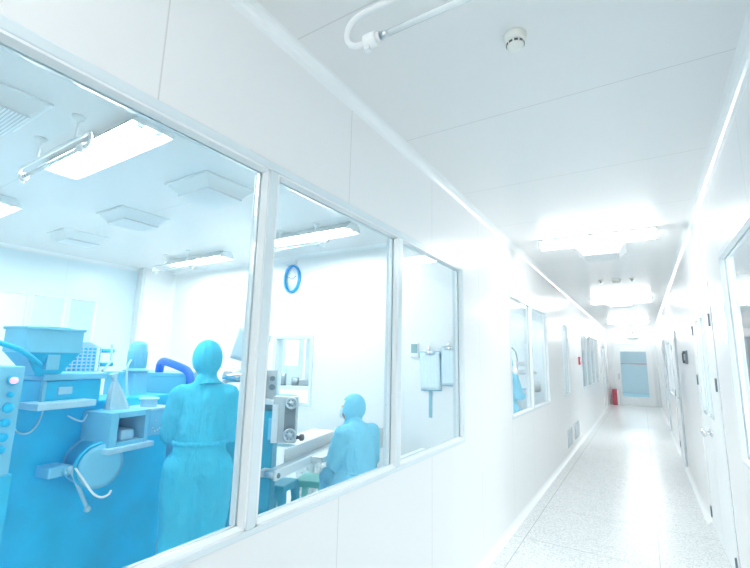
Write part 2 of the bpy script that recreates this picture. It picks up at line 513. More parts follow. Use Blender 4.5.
cove_y('trim_1', XL, H, 1, -1, YB, YE, 'rounded white cornice along the left edge of the corridor ceiling')
cove_y('trim_2', XR, H, -1, -1, YB, YE, 'rounded white cornice along the right edge of the corridor ceiling', .06)
cove_y('baseboard_left', XL, 0, 1, 1, YB, YE, 'rounded white skirting at the foot of the left corridor wall', .05, None, 'baseboard')
for i, (a, b_) in enumerate(((-3, 1.4), (1.4, 4.12), (5.62, 8.3), (9.4, 12.4), (13.7, YE))):
    if i < 2: continue
    cove_y('baseboard_right_%d' % (i-1), XR, 0, -1, 1, a, b_, ['', '', 'rounded skirting of the right wall beyond the near double door', 'rounded skirting of the right wall between the second and third doors', 'rounded skirting of the right wall at the far end'][i], .05, None, 'baseboard')
cove_y('trim_3', XF, H, 1, -1, YB, 3.5, 'white cornice on the far workshop wall')
cove_x('trim_4', YC, H, -1, -1, XF+.19, XL-WT, 'white cornice on top of the clock wall')
cove_z('trim_5', XF+.19, YC, 1, -1, 0, H-.05, 'white cove in the workshop corner beside the clock wall', .06)
cove_z('trim_6', XF+.19, 3.5, 0.8, -.8, 0, H, 'white edge strip of the boxed corner duct', .03)
cove_x('trim_7', YE, H, -1, -1, XL+.05, XR-.06, 'white cornice above the end door')

# ---------------------------------------------------------------- windows along a wall parallel to y
def window_y(name, x0, x1, y0, y1, z0, z1, mulls, label, glasses, fw=.022, bw=.016, proud=.008, side=1, ft=.034):
    """x0<x1 wall faces. A flat frame with a stepped glazing bead either side of each pane"""
    t = thing(name, label, 'window', (0, 0, 0), 0, None, 'structure')
    xa, xb = x0-proud, x1+proud
    xm = x1-.024 if side > 0 else x0+.024
    f = MB()
    f.box((xa, y0, z0), (xb, y1, z0+fw), .004); f.box((xa, y0, z1-ft), (xb, y1, z1), .004)
    f.box((xa, y0, z0+fw), (xb, y0+fw, z1-ft), .004); f.box((xa, y1-fw, z0+fw), (xb, y1, z1-ft), .004)
    f.build('frame', M_frame, t)
    edges = [y0+fw]+[q for mu in mulls for q in (mu-.021, mu+.021)]+[y1-fw]
    for mu in mulls:
        MB().box((xa, mu-.021, z0+fw), (xb, mu+.021, z1-ft), .004).build('mullion', M_frame, t)
    za, zb = z0+fw, z1-ft
    for i in range(0, len(edges), 2):
        a, c = edges[i], edges[i+1]
        b = MB()
        for xs, s in ((xm+.004, 1), (xm-.004, -1)):
            xe = xs+s*.026
            # bevelled bead: triangle-ish profile in four runs
            def prof(inner, outer, d):  # returns polygon (coord, x)
                return [(outer, xs), (inner, xs), (inner, xs+s*.006), ((inner+outer)/2, xe), (outer, xe)]
            b.prism([(x_, q) for q, x_ in prof(za+bw, za, 1)], a, c, 'y')
            b.prism([(x_, q) for q, x_ in prof(zb-bw, zb, 1)], a, c, 'y')
            b.prism([(x_, q) for q, x_ in prof(a+bw, a, 1)], za, zb, 'z')
            b.prism([(x_, q) for q, x_ in prof(c-bw, c, 1)], za, zb, 'z')
        b.build('glazing_bead', M_bead, t)
        MB().box((xm-.003, a, za), (xm+.003, c, zb)).build('pane', glasses[(i//2) % len(glasses)], t)
    return t
G = M_glass
window_y('window_1', XL-WT, XL, *LWIN[0][:2], ZB-.010, ZT, LWIN[0][2], 'large near workshop window in pale grey frame with several panes', [M_glassblue, M_glassblue, G, G])
window_y('window_2', XL-WT, XL, *LWIN[1][:2], ZB, ZT-.01, LWIN[1][2], 'two-pane window beyond the blank stretch of left wall', [G])
window_y('window_3', XL-WT, XL, *LWIN[2][:2], ZB, ZT-.01, LWIN[2][2], 'narrow single-pane window above the two floor-level vents', [G])
window_y('window_4', XL-WT, XL, *LWIN[3][:2], ZB, ZT-.01, LWIN[3][2], 'four-pane window nearest the end door on the left wall', [M_glassblue])
window_y('window_5', XR, XR+WT, RWIN[0], RWIN[1], ZB, ZT, RWIN[2], 'large window in the right wall nearest the viewer', [G], proud=.003, side=-1)
window_y('window_6', XF-.08, XF, .15, 3.03, .86, 2.30, [2.2, 2.62], 'blue window in the far workshop wall behind the machine', [G], fw=.05, ft=.05)
window_y('window_8', XR, XR+WT, 10.15, 11.65, .90, 2.05, [], 'pale window in the right wall between two doors', [G], fw=.05, ft=.05, proud=.003, side=-1)
# window in the clock wall
t = thing('window_7', 'upright window in the clock wall looking into the next room', 'window', (0, 0, 0), 0, None, 'structure')
f = MB(); x0, x1, z0, z1 = PWIN
for a, b in (((x0, YC-.02, z0), (x1, YC+.11, z0+.04)), ((x0, YC-.02, z1-.04), (x1, YC+.11, z1)), ((x0, YC-.02, z0+.04), (x0+.04, YC+.11, z1-.04)), ((x1-.04, YC-.02, z0+.04), (x1, YC+.11, z1-.04))):
    f.box(a, b, .004)
f.build('frame', M_frame, t)
MB().box((x0+.04, YC+.04, z0+.04), (x1-.04, YC+.046, z1-.04)).build('pane', G, t)

# ---------------------------------------------------------------- doors
def lever_handle(parent, x, y, z, side, plate=True):
    b = MB()
    b.cyl((x, y, z), (x+side*.012, y, z), .026, bev=.003)
    b.cyl((x+side*.012, y, z), (x+side*.05, y, z), .011)
    b.lathe([(.012, 0), (.024, .004), (.030, .018), (.024, .032), (0, .036)], (x+side*.04, y, z), (side, 0, 0))
    return b.build('handle', M_chrome, parent)
def hinge(parent, x, y, z, side):
    b = MB()
    b.box((x, y-.018, z-.045), (x+side*.003, y+.018, z+.045), .001)
    b.cyl((x+side*.006, y, z-.05), (x+side*.006, y, z+.05), .007)
    return b.build('hinge', M_darkmid, parent)

# near double door on the right wall: narrow leaves, each with a tall light
t = thing('door_1', 'near white double door in the right wall with chrome knobs and tall narrow lights', 'door', (0, 0, 0), 0, None, 'structure')
X = XR
f = MB()
for a, b in (((X-.005, 4.13, 0), (X+.0, 4.20, 2.20)), ((X-.005, 5.55, 0), (X, 5.62, 2.20)), ((X-.005, 4.20, 2.13), (X, 5.55, 2.20))): f.box(a, b, .003)
f.build('frame', M_door, t)
for ya, yb, wa, wb in ((4.215, 4.868, 4.62, 4.80), (4.876, 5.535, 5.0, 5.22)):
    f = MB()
    xa, xb = X-.004, X+.045
    f.box((xa, ya, .01), (xb, wa-.02, 2.125), .002); f.box((xa, wb+.02, .01), (xb, yb, 2.125), .002)
    f.box((xa, wa-.02, .01), (xb, wb+.02, 1.11), .002); f.box((xa, wa-.02, 1.99), (xb, wb+.02, 2.125), .002)
    leaf = f.build('leaf', M_door, t)
    f = MB()
    for a, b in (((xa-.008, wa-.03, 1.10), (xb, wa, 2.0)), ((xa-.008, wb, 1.10), (xb, wb+.03, 2.0)), ((xa-.008, wa, 1.10), (xb, wb, 1.13)), ((xa-.008, wa, 1.97), (xb, wb, 2.0))): f.box(a, b, .002)
    f.build('glazing_frame', M_frame, leaf)
    MB().box((X+.01, wa, 1.13), (X+.016, wb, 1.97)).build('pane', M_glass, leaf)
    hy = ya-.008 if ya < 4.5 else yb+.008
    for z in (.14, 1.40, 1.90): hinge(leaf, X-.004, hy, z, -1)
    lever_handle(leaf, X-.004, 4.81 if ya < 4.5 else 4.94, .96, -1)

def plain_door(name, x, side, y0, y1, hy, label, top=2.05, light=None):
    t = thing(name, label, 'door', (0, 0, 0), 0, None, 'structure')
    f = MB()
    for a, b in (((x, y0-.06, 0), (x+side*.022, y0, top+.06)), ((x, y1, 0), (x+side*.022, y1+.06, top+.06)), ((x, y0, top), (x+side*.022, y1, top+.06))): f.box(a, b, .003)
    f.build('frame', M_frame, t)
    leaf = MB().box((x, y0+.004, .01), (x+side*.014, y1-.004, top-.004), .002).build('leaf', M_door, t)
    if light:
        f = MB(); f.box((x, light[0], light[2]), (x+side*.02, light[1], light[3]), .004); f.build('light_panel', M_mpale, leaf)
    b = MB(); b.box((x+side*.012, hy-.02, .88), (x+side*.02, hy+.02, 1.12), .003)
    b.cyl((x+side*.02, hy, 1.02), (x+side*.06, hy, 1.02), .010)
    b.tube([(x+side*.06, hy, 1.02), (x+side*.062, hy+.05, 1.02), (x+side*.058, hy+.12, 1.015)], .010)
    b.build('handle', M_chrome, leaf)
    for z in (.2, 1.05, 1.85): hinge(leaf, x+side*.014, y1+.002 if hy < (y0+y1)/2 else y0-.002, z, side)
    return t
plain_door('door_2', XR, -1, 8.42, 9.34, 8.52, 'plain white door in the right wall just past the dark wall phone', 2.02)
plain_door('door_3', XR, -1, 12.5, 13.5, 13.38, 'plain white door in the right wall near the far end', 2.05)
plain_door('door_4', XL, 1, 16.4, 17.5, 17.4, 'plain white door in the left wall near the far end', 2.05)

# glazed end door
t = thing('door_5', 'white glazed door closing the far end of the corridor', 'door', (0, 0, 0), 0, None, 'structure')
f = MB(); ya, yb = YE-.02, YE+.05
for a, b in (((-.90, ya, 0), (-.72, yb, 2.25)), ((.13, ya, 0), (.30, yb, 2.25)), ((-.72, ya, 0), (.13, yb, .31)), ((-.72, ya, 1.99), (.13, yb, 2.25))): f.box(a, b, .004)
leaf = f.build('leaf', M_door, t)
MB().box((-.72, YE+.012, .31), (.13, YE+.018, 1.99)).build('pane', M_glassdoor, leaf)
f = MB()
for a, b in (((-1.0, YE-.03, 0), (-.92, YE, 2.36)), ((.32, YE-.03, 0), (.40, YE, 2.36)), ((-.92, YE-.03, 2.27), (.32, YE, 2.36))): f.box(a, b, .004)
f.build('frame', M_bead, t)
b = MB(); b.box((-.83, YE-.026, .95), (-.79, YE-.018, 1.15), .003); b.tube([(-.81, YE-.03, .97), (-.81, YE-.07, .99), (-.81, YE-.07, 1.11), (-.81, YE-.03, 1.13)], .009); b.build('handle', M_chrome, leaf)

# ---------------------------------------------------------------- ceiling lamps
def batten(label, loc, group, lmat, L=1.07, w=.16, h=.09, rz=0):
    """enclosed fluorescent batten lying along local x"""
    t = thing('ceiling_light', label, 'ceiling light', loc, rz, group)
    MB().box((-L/2, -w/2, -.022), (L/2, w/2, 0), .004).build('housing', M_white, t)
    b = MB(); pr = [(-w/2+.008, -.022), (-w/2+.015, -h+.02), (-w/2+.04, -h), (w/2-.04, -h), (w/2-.015, -h+.02), (w/2-.008, -.022)]
    b.prism(pr, -L/2+.02, L/2-.02, 'x'); b.build('diffuser', lmat, t)
    for s in (-1, 1):
        MB().prism([(p*1.05, q-.003 if q < -.03 else q) for p, q in pr], s*L/2-.0 if s < 0 else L/2-.02, s*L/2+.02 if s < 0 else L/2, 'x', .002).build('end_cap', M_white, t)
    return t
CG = 'ceiling lights along the corridor'
batten('glowing corridor ceiling light nearest the viewer, in front of the square air diffuser', (-.32, 4.70, H), CG, M_lampC)
batten('second corridor ceiling light, just beyond the three small ceiling heads', (-.29, 9.75, H), CG, M_lampC)
batten('third corridor ceiling light, closest to the end door', (-.29, 14.9, H), CG, M_lampC)
batten('corridor ceiling light overhead behind the viewpoint', (-.32, -.72, H), CG, M_lampC)

def tray_light(label, loc, lmat, L=1.16, w=.24):
    """open tray reflector with two tubes"""
    t = thing('tray_light', label, 'ceiling light', loc, 0, 'fluorescent tray lights in the workshop')
    b = MB()
    b.prism([(-w/2, -.075), (-w/2+.06, -.004), (-w/2+.06, 0), (w/2-.06, 0), (w/2-.06, -.004), (w/2, -.075), (w/2-.004, -.075), (w/2-.064, -.008), (-w/2+.064, -.008), (-w/2+.004, -.075)], -L/2, L/2, 'x')
    b.build('reflector', M_white, t)
    for s in (-1, 1):
        MB().prism([(-w/2, -.075), (-w/2+.06, 0), (w/2-.06, 0), (w/2, -.075)], s*L/2-.004, s*L/2+.004, 'x').build('end_plate', M_white, t)
        MB().cyl((-L/2+.06, s*.05, -.052), (L/2-.06, s*.05, -.052), .017).build('tube', lmat, t)
        for e in (-1, 1):
            b = MB(); b.box((e*(L/2-.05)-.014, s*.05-.016, -.072), (e*(L/2-.05)+.014, s*.05+.016, -.008), .003); b.build('lamp_holder', M_white, t)
    return t
tray_light('workshop tray light nearest the window frame, at the top of the first pane', (-2.76, 1.16, H), M_lampR)
tray_light('workshop tray light cut by the left edge of the photo', (-5.05, 1.22, H), M_lampR)
tray_light('workshop tray light close to the clock', (-2.86, 3.22, H), M_lampR)
tray_light('workshop tray light in front of the white corner duct', (-4.95, 3.42, H), M_lampR)
tray_light('workshop tray light in the unseen part behind', (-3.9, -1.2, H), M_lampR)
t = batten('ceiling light of the second room behind the two-pane window', (-3.2, 6.3, H), 'ceiling lights of the side rooms', M_lampF)
batten('added fill light of the second room above the packing machine', (-5.8, 5.4, H), 'ceiling lights of the side rooms', M_lampF)  # extra fill light, added to brighten the view through the clock wall window
batten('added fill light of the room behind the right-hand window, farther back', (1.6, .6, H), 'ceiling lights of the side rooms', M_lampF)  # unseen second light, added to brighten the reveal of the right-hand window
batten('ceiling light of the room behind the four-pane window', (-3.0, 12.3, H), 'ceiling lights of the side rooms', M_lampF)
batten('ceiling light of the room behind the right-hand window', (1.9, 2.8, H), 'ceiling lights of the side rooms', M_lampF)
batten('ceiling light of the room behind the far right window', (1.9, 10.8, H), 'ceiling lights of the side rooms', M_lampF)
batten('ceiling light beyond the far workshop window', (XF-1.1, 1.6, H), 'ceiling lights of the side rooms', M_lampF)
batten('ceiling light beyond the glazed end door', (-.2, 22.5, H), 'ceiling lights of the side rooms', M_lampD)

# ultraviolet lamps on bent brackets
def uv_lamp(label, loc, L=.92, drop=.075, zr=-.137, stems=(-.20, .28), rr=.0085):
    t = thing('ultraviolet_lamp', label, 'germicidal lamp', loc, 0, 'germicidal lamps on bent white brackets')
    b = MB(); h = L/2
    pts = []
    for s in (-1, 1):
        e = []
        for k in range(0, 9):
            a = PI/2 - PI*k/8
            e.append((s*(h-drop/2+drop/2*math.cos(a)), 0, zr-drop/2+drop/2*math.sin(a)))
        e.append((s*(h-drop/2-.03), 0, zr-drop))
        pts.append(e)
    b.tube(pts[0][::-1]+pts[1], rr, 12, 1)
    b.build('bracket', M_white, t)
    for sx in stems:
        b = MB(); b.lathe([(.032, 0), (.031, -.008), (.02, -.022), (.009, -.032), (.006, -.034), (.006, zr)], (sx, 0, 0), (0, 0, 1), 20); b.build('stem', M_white, t)
    for s in (-1, 1):
        b = MB(); x = s*(h-drop/2-.03)
        b.cyl((x+s*.012, 0, zr-drop), (x-s*.035, 0, zr-drop), .024, bev=.004)
        b.cyl((x-s*.035, 0, zr-drop), (x-s*.05, 0, zr-drop), .016)
        b.box((x-.010, -.01, zr-drop-.034), (x+.010, .01, zr-drop-.02), .002)
        b.build('lamp_holder', M_white, t)
    x = h-drop/2-.08
    g = MB().cyl((-x, 0, zr-drop), (x, 0, zr-drop), .0105, n=16).build('tube', M_uvtube, t)
    for s in (-1, 1): MB().cyl((s*x, 0, zr-drop), (s*(x-.03), 0, zr-drop), .0115).build('end_collar', M_steel, g)
    return t
uv_lamp('bent white germicidal lamp under the corridor ceiling at the top of the photo', (-.34, 1.05, H), drop=.12, zr=-.107, stems=(.12, .38), rr=.0105)
uv_lamp('germicidal lamp beside the brightest workshop tray light', (-2.83, .94, H))
uv_lamp('germicidal lamp above the wall clock', (-2.90, 3.06, H))
uv_lamp('germicidal lamp in front of the corner duct', (-5.05, 3.14, H))

# ceiling air diffusers
def diffuser(label, loc, sx=.46, sy=.46):
    t = thing('air_diffuser', label, 'air vent', loc, 0, 'square ceiling air diffusers')
    b = MB(); b.box((-sx/2, -sy/2, -.012), (sx/2, sy/2, 0), .003); b.build('flange', M_white, t)
    b = MB(); b.frustum((-sx/2+.08, sx/2-.08, -sy/2+.08, sy/2-.08, -.085), (-sx/2+.015, sx/2-.015, -sy/2+.015, sy/2-.015, -.012)); b.build('cone', M_white, t)
    MB().box((-sx/2+.07, -sy/2+.07, -.093), (sx/2-.07, sy/2-.07, -.083), .003).build('face_plate', M_perf, t)
    return t
diffuser('perforated square air diffuser cut by the left edge of the photo', (-2.80, .60, H), .52, .44)
diffuser('perforated square air diffuser beside the first upright of the near window', (-2.76, 1.96, H), .5, .46)
diffuser('square air diffuser in the middle of the workshop ceiling', (-4.02, 2.05, H), .44, .46)
diffuser('square air diffuser farthest from the glass, near the far workshop wall', (-5.28, 2.12, H), .42, .46)
diffuser('square air diffuser behind the first corridor light', (-.31, 5.35, H), .50, .5)
diffuser('square air diffuser behind the second corridor light', (-.31, 10.45, H), .55, .5)

def detector(label, loc, r=.040):
    t = thing('smoke_detector', label, 'smoke detector', loc, 0)
    MB().lathe([(r*1.08, 0), (r*1.08, -.012), (r, -.016), (r, -.030), (r*.92, -.034)], (0, 0, 0), (0, 0, 1), 32).build('base', M_ivory, t)
    MB().lathe([(r*.86, -.034), (r*.80, -.050), (r*.55, -.060), (0, -.062)], (0, 0, 0), (0, 0, 1), 32).build('cap', M_ivory, t)
    b = MB()
    for k in range(10):
        a = 2*PI*k/10; q = Matrix.Rotation(a, 4, 'Z')
        b.box((r*.76, -.007, -.046), (r*.86, .007, -.038), 0, q)
    b.build('slot', M_dark, t)
    return t
detector('round ivory smoke detector on the near corridor ceiling', (-.338, 1.545, H))
detector('round smoke detector between the two small ceiling sprinklers', (-.255, 7.45, H), .06)
for x, side in ((-.47, 'left'), (-.045, 'right')):
    t = thing('ceiling_sprinkler', 'small round ceiling sprinkler %s of the distant smoke detector' % side, 'sprinkler', (x, 7.42, H), 0, 'small ceiling sprinklers before the second light')
    MB().lathe([(.038, 0), (.036, -.008), (.02, -.012)], (0, 0, 0), (0, 0, 1), 20).build('rosette', M_ivory, t)
    MB().lathe([(.012, -.010), (.012, -.04), (.026, -.044), (.026, -.048), (0, -.05)], (0, 0, 0), (0, 0, 1), 20).build('head', M_steel, t)

# emergency twin lamp above the end door
t = thing('emergency_light', 'rounded white emergency light above the end door', 'emergency light', (-.25, YE, 2.60))
MB().box((-.34, -.10, -.10), (.34, 0, .16), .03).build('housing', M_white, t)
for s in (-1, 1):
    MB().lathe([(.10, 0), (.115, .02), (.11, .05), (.06, .075), (0, .08)], (s*.25, -.09, .04), (0, -1, 0), 24).build('lamp_head', M_lampE, t)
MB().box((-.05, -.105, .09), (.05, -.098, .13), .002).build('indicator_panel', M_darkmid, t)

# ---------------------------------------------------------------- corridor fittings
def floor_vent(label, ya, yb):
    t = thing('wall_vent', label, 'air vent', (XL, (ya+yb)/2, .28), 0, 'return air vents low on the left wall')
    w, h = (yb-ya)/2, .15
    f = MB()
    for a, b in (((0, -w, -h), (.012, w, -h+.025)), ((0, -w, h-.025), (.012, w, h)), ((0, -w, -h+.025), (.012, -w+.025, h-.025)), ((0, w-.025, -h+.025), (.012, w, h-.025))): f.box(a, b, .002)
    f.build('frame', M_frame, t)
    f = MB(); n = 14
    for k in range(n):
        z = -h+.03+(2*h-.06)*(k+.5)/n
        f.prism([(0.001, z+.005), (.009, z-.006), (.010, z-.004), (.002, z+.007)], -w+.025, w-.025, 'y')
    f.build('louvre', M_steel, t)
    return t
floor_vent('grey louvred return air vent under the narrow window, nearer one', 8.03, 8.50)
floor_vent('grey louvred return air vent past the narrow window, farther one', 8.92, 9.46)

t = thing('fire_call_point', 'small red fire call point on the left wall before the four-pane window', 'alarm', (XL, 10.08, 1.58))
MB().box((0, -.06, -.085), (.035, .06, .085), .006).build('case', M_red, t)
MB().box((.035, -.035, -.03), (.039, .035, .03), .001).build('glass_plate', M_white, t)

t = thing('extinguisher_box', 'red fire extinguisher box standing on the floor left of the end door', 'fire extinguisher box', (-.955, YE-.21, 0))
MB().box((-.10, -.13, 0), (.06, .13, .575), .008).build('case', M_red, t)
MB().box((.06, -.13, .0), (.11, .13, .54), .006).build('side_panel', M_white, t)
MB().box((-.08, -.142, .04), (.04, -.128, .54), .004).build('door', M_red, t)
MB().box((-.02, -.155, .40), (.03, -.14, .43), .003).build('latch', M_dark, t)

t = thing('wall_phone', 'dark grey wall phone past the near double door', 'phone', (XR, 6.55, 1.64))
MB().prism([(0, -.085), (-.032, -.085), (-.022, .08), (0, .085)], -.055, .055, 'y', .005).build('body', M_darkmid, t)
b = MB(); b.box((-.055, -.05, -.075), (-.025, -.018, -.04), .006); b.box((-.05, -.05, .04), (-.02, -.018, .075), .006); b.box((-.058, -.046, -.055), (-.04, -.022, .055), .006); b.build('handset', M_dark, t)
b = MB()
for i in range(4):
    for j in range(3): b.box((-.036, -.008+j*.018, -.055+i*.022), (-.026, .004+j*.018, -.042+i*.022), .002)
b.build('keypad', M_grey, t)

# ---------------------------------------------------------------- things on the clock wall
t = thing('wall_clock', 'oval white wall clock with a bright blue rim', 'clock', (-3.765, YC, 2.525))
def ring(rx, rz, w, y0, y1, n=48):
    b = MB(); bm = b.bm
    def q(r0, y): return [bm.verts.new(((rx+r0)*math.cos(2*PI*k/n), y, (rz+r0)*math.sin(2*PI*k/n))) for k in range(n)]
    A, B, C_, D = q(0, y0), q(0, y1), q(-w, y1), q(-w, y0)
    for P, Q in ((A, B), (B, C_), (C_, D), (D, A)):
        for k in range(n): bm.faces.new((P[k], P[(k+1) % n], Q[(k+1) % n], Q[k])).smooth = True
    return b
ring(.135, .182, .022, 0, -.04).build('rim', M_clockblue, t)
MB().lathe([(.12, 0), (.12, .012), (0, .012)], (0, 0, 0), (0, -1, 0), 40, 1, 1.39).build('face', M_white, t)
f = MB(); f.box((-.004, -.018, -.01), (.004, -.014, .10), 0, Matrix.Rotation(R(-68), 4, 'Y')); f.build('minute_hand', M_darkmid, t)
f = MB(); f.box((-.005, -.020, -.01), (.005, -.016, .07), 0, Matrix.Rotation(R(62), 4, 'Y')); f.build('hour_hand', M_darkmid, t)
for k in range(12):
    a = 2*PI*k/12
    f = MB(); f.box((.100*math.cos(a)-.003, -.0135, .139*math.sin(a)-.006), (.100*math.cos(a)+.003, -.012, .139*math.sin(a)+.006))
    f.build('hour_mark', M_grey, t)

t = tag(MB().box((-3.87, YC-.05, H-.115), (-3.71, YC, H-.055), .006).build('junction_box', M_white), 'small white junction box on the clock wall right above the clock', 'junction box')
t = thing('thermometer', 'grey digital thermometer on the wall left of the clipboards', 'thermometer', (-2.0, YC, 1.635))
MB().box((-.046, -.022, -.075), (.046, 0, .075), .008).build('case', M_white, t)
MB().box((-.036, -.026, -.03), (.036, -.021, .062), .002).build('display', M_screen, t)

def clipboard(label, x0, x1, z0, z1, tilt=0):
    cx, cz = (x0+x1)/2, z1
    t = thing('clipboard', label, 'clipboard', (cx, YC, cz), 0, 'clipboards hanging on the clock wall')
    t.rotation_euler = (0, tilt, 0)
    w, h = (x1-x0)/2, z1-z0
    MB().box((-w, -.012, -h), (w, -.006, 0), .002).build('board', M_clip, t)
    MB().grid(lambda u, v: Vector((-w*.96+2*w*.96*u, -.015-.006*math.sin(v*3)*v-.004*u, -.012-(h-.02)*v)), 6, 10, .002).build('paper', M_paper, t)
    b = MB(); b.box((-.05, -.028, -.03), (.05, -.012, .008), .004); b.cyl((-.05, -.03, -.012), (.05, -.03, -.012), .006); b.build('clip', M_chrome, t)
    return t
clipboard('front clipboard with a pale blue form, hanging beside the thermometer', -1.94, -1.715, 1.235, 1.625, R(-2))
clipboard('second clipboard with a printed form, right of the one by the thermometer', -1.695, -1.535, 1.29, 1.675, R(1))
for x, z, lb in ((-1.828, 1.69, 'small white wall hook plate above the front clipboard'), (-1.615, 1.735, 'small white wall hook plate above the right clipboard')):
    t = thing('wall_hook', lb, 'hook', (x, YC, z), 0, 'hooks over the clipboards')
    MB().box((-.02, -.006, -.03), (.02, 0, .03), .002).build('plate', M_white, t)
    MB().tube([(0, -.005, -.01), (0, -.03, -.02), (0, -.038, -.05), (0, -.03, -.06)], .004).build('hook', M_chrome, t)
tag(MB().box((-1.842, YC-.008, .975), (-1.806, YC, 1.24), .002).build('hanging_ruler', mat('ruler_blue_grey', (.22, .46, .56), .4)), 'blue grey ruler hanging below the front clipboard', 'ruler')
t = thing('wall_tap', 'small chrome tap on a grey plate low on the clock wall', 'tap', (-2.44, YC, .72))
MB().box((-.07, -.015, -.10), (.07, 0, .10), .004).build('plate', M_grey, t)
b = MB(); b.cyl((0, -.01, .03), (0, -.10, .03), .018); b.tube([(0, -.10, .03), (0, -.14, .02), (0, -.15, -.04)], .014); b.cyl((0, -.07, .03), (0, -.07, .08), .012); b.box((-.04, -.08, .075), (.04, -.06, .09), .004); b.build('spout', M_chrome, t)

# ---------------------------------------------------------------- the big blue machine
MO, MR = (-2.85, 1.3, 0), R(100.02)
t = thing('mixing_machine', 'large blue mixing machine with a hopper on top behind the first pane', 'machine', MO, MR)
b = MB(); b.box((-.28, .14, .06), (.78, .50, 1.235), .01); b.box((-.24, .18, 0), (.74, .46, .06)); b.build('lower_body', M_mdeep, t)
b = MB(); b.box((-.19, .08, 1.235), (.15, .48, 1.375), .006); body = b.build('upper_body', M_mblue, t)
MB().box((-.215, .05, 1.378), (.165, .5, 1.415), .006).build('cover_lip', M_mlight, body)
MB().box((-.11, .074, 1.295), (-.03, .081, 1.338), .002).build('label_plate', M_mpale, body)
MB().box((-.205, .06, 1.235), (-.185, .082, 1.378), .003).build('edge_strip', M_mlight, body)
MB().box((-.27, -.03, 1.225), (.055, .14, 1.262), .004).build('ledge', M_mpale, t)
# hopper
b = MB()
b.box((-.36, .0, 1.535), (-.055, .20, 1.668), .004)
b.box((-.368, -.008, 1.66), (-.047, .208, 1.675), .003)
hp = b.build('hopper', M_mlight, t)
b = MB(); b.frustum((-.25, -.13, .06, .16, 1.405), (-.355, -.06, .005, .195, 1.537)); b.build('taper', M_mblue, hp)
MB().lathe([(.09, 0), (.09, .008), (0, .012)], (-.17, .10, 1.673), (0, 0, 1), 28).build('lid', M_mblue, hp)
MB().box((-.235, .01, 1.44), (-.165, .06, 1.538), .003).build('neck_plate', M_mlight, t)
# guard grille
b = MB(); u0, u1, v0, z0, z1 = .03, .275, .30, 1.415, 1.575
for k in range(9):
    x = u0+(u1-u0)*k/8; b.box((x-.004, v0-.004, z0), (x+.004, v0+.004, z1-.02*(k/8)**2*0))
for k in range(8):
    z = z0+(z1-z0)*k/7; b.box((u0, v0-.003, z-.004), (u1, v0+.003, z+.004))
gr = b.build('guard_grille', M_mpale, t)
MB().box((u0+.01, v0+.02, z0), (u1-.01, v0+.17, z1), .01).build('guarded_gearbox', M_mblue, t)
b = MB(); b.prism([(u0, z1), (u1, z1), (u1, z1+.01), (u1-.06, z1+.035), (u0+.05, z1+.045), (u0, z1+.04)], v0+.02, v0+.15, 'y', .004); b.build('curved_cover', M_mpale, gr)
b = MB(); b.tube([(.33, .27, 1.60), (.335, .27, 1.50), (.33, .26, 1.48), (.275, .26, 1.415)], .008); b.build('lever', M_mpale, t)
b = MB(); b.cyl((.28, .30, 1.555), (.37, .30, 1.555), .014); b.cyl((.28, .30, 1.46), (.37, .30, 1.46), .014); b.build('clamp_pin', M_mblue, t)
# column with motor
MB().box((.555, .29, 1.17), (.675, .41, 1.405), .008).build('column', M_mlight, t)
mo = MB().lathe([(.058, 1.425), (.066, 1.43), (.066, 1.57), (.062, 1.578), (.062, 1.60), (.055, 1.618), (.03, 1.632), (0, 1.635)], (.61, .35, 0), (0, 0, 1), 28).build('motor', M_mlight, t)
b = MB()
for k in range(18):
    q = Matrix.Translation((.61, .35, 0)) @ Matrix.Rotation(2*PI*k/18, 4, 'Z'); b.box((.064, -.0025, 1.445), (.069, .0025, 1.555), 0, q)
b.build('cooling_fin', M_mlight, mo)
MB().lathe([(.09, 1.405), (.09, 1.415), (.072, 1.42), (.066, 1.43)], (.61, .35, 0), (0, 0, 1), 28).build('motor_flange', M_mlight, mo)
MB().tube([(.54, .33, 1.49), (.505, .31, 1.45), (.49, .29, 1.36), (.495, .27, 1.25), (.52, .25, 1.18)], .008).build('motor_cable', M_mpale, mo)
# feed box with recessed opening, beside it the valve box with a pot
b = MB(); u0, u1, v0, v1, z0, z1 = .10, .37, -.12, .14, .965, 1.18
b.box((u0, v0, z0), (u0+.05, v1, z1), .004); b.box((u1-.03, v0, z0), (u1, v1, z1), .004)
b.box((u0+.05, v0, z1-.035), (u1-.03, v1, z1), .004); b.box((u0+.05, v0, z0), (u1-.03, v1, z0+.035), .004); b.box((u0+.05, v1-.02, z0+.03), (u1-.03, v1, z1-.03))
fb = b.build('feed_box', M_mlight, t)
b = MB(); b.box((u0+.10, v0+.03, z0+.035), (u0+.20, v1-.02, z0+.10), .02); b.box((u0+.17, v0+.05, z0+.035), (u1-.05, v1-.02, z0+.085), .02); b.build('dough_lump', M_mpale, fb)
MB().box((u0-.02, v0-.03, z0-.02), (u1+.03, v0+.03, z0+.012), .004).build('front_rail', M_mpale, fb)
vb = MB().box((.385, -.10, 1.0), (.57, .14, 1.165), .006).build('valve_box', M_mlight, t)
MB().box((.377, -.11, 1.165), (.58, .15, 1.18), .004).build('valve_lid', M_mpale, vb)
b = MB()
for k in range(9): b.ell((.41+random.random()*.13, -.10, 1.02+random.random()*.08), .006, .004, .006, 8, 6)
b.build('screw_head', M_white, vb)
MB().lathe([(.05, 1.19), (.055, 1.20), (.05, 1.235), (.064, 1.24), (.064, 1.25), (0, 1.252)], (.455, .0, -.01), (0, 0, 1), 28).build('pot', M_mpale, t)
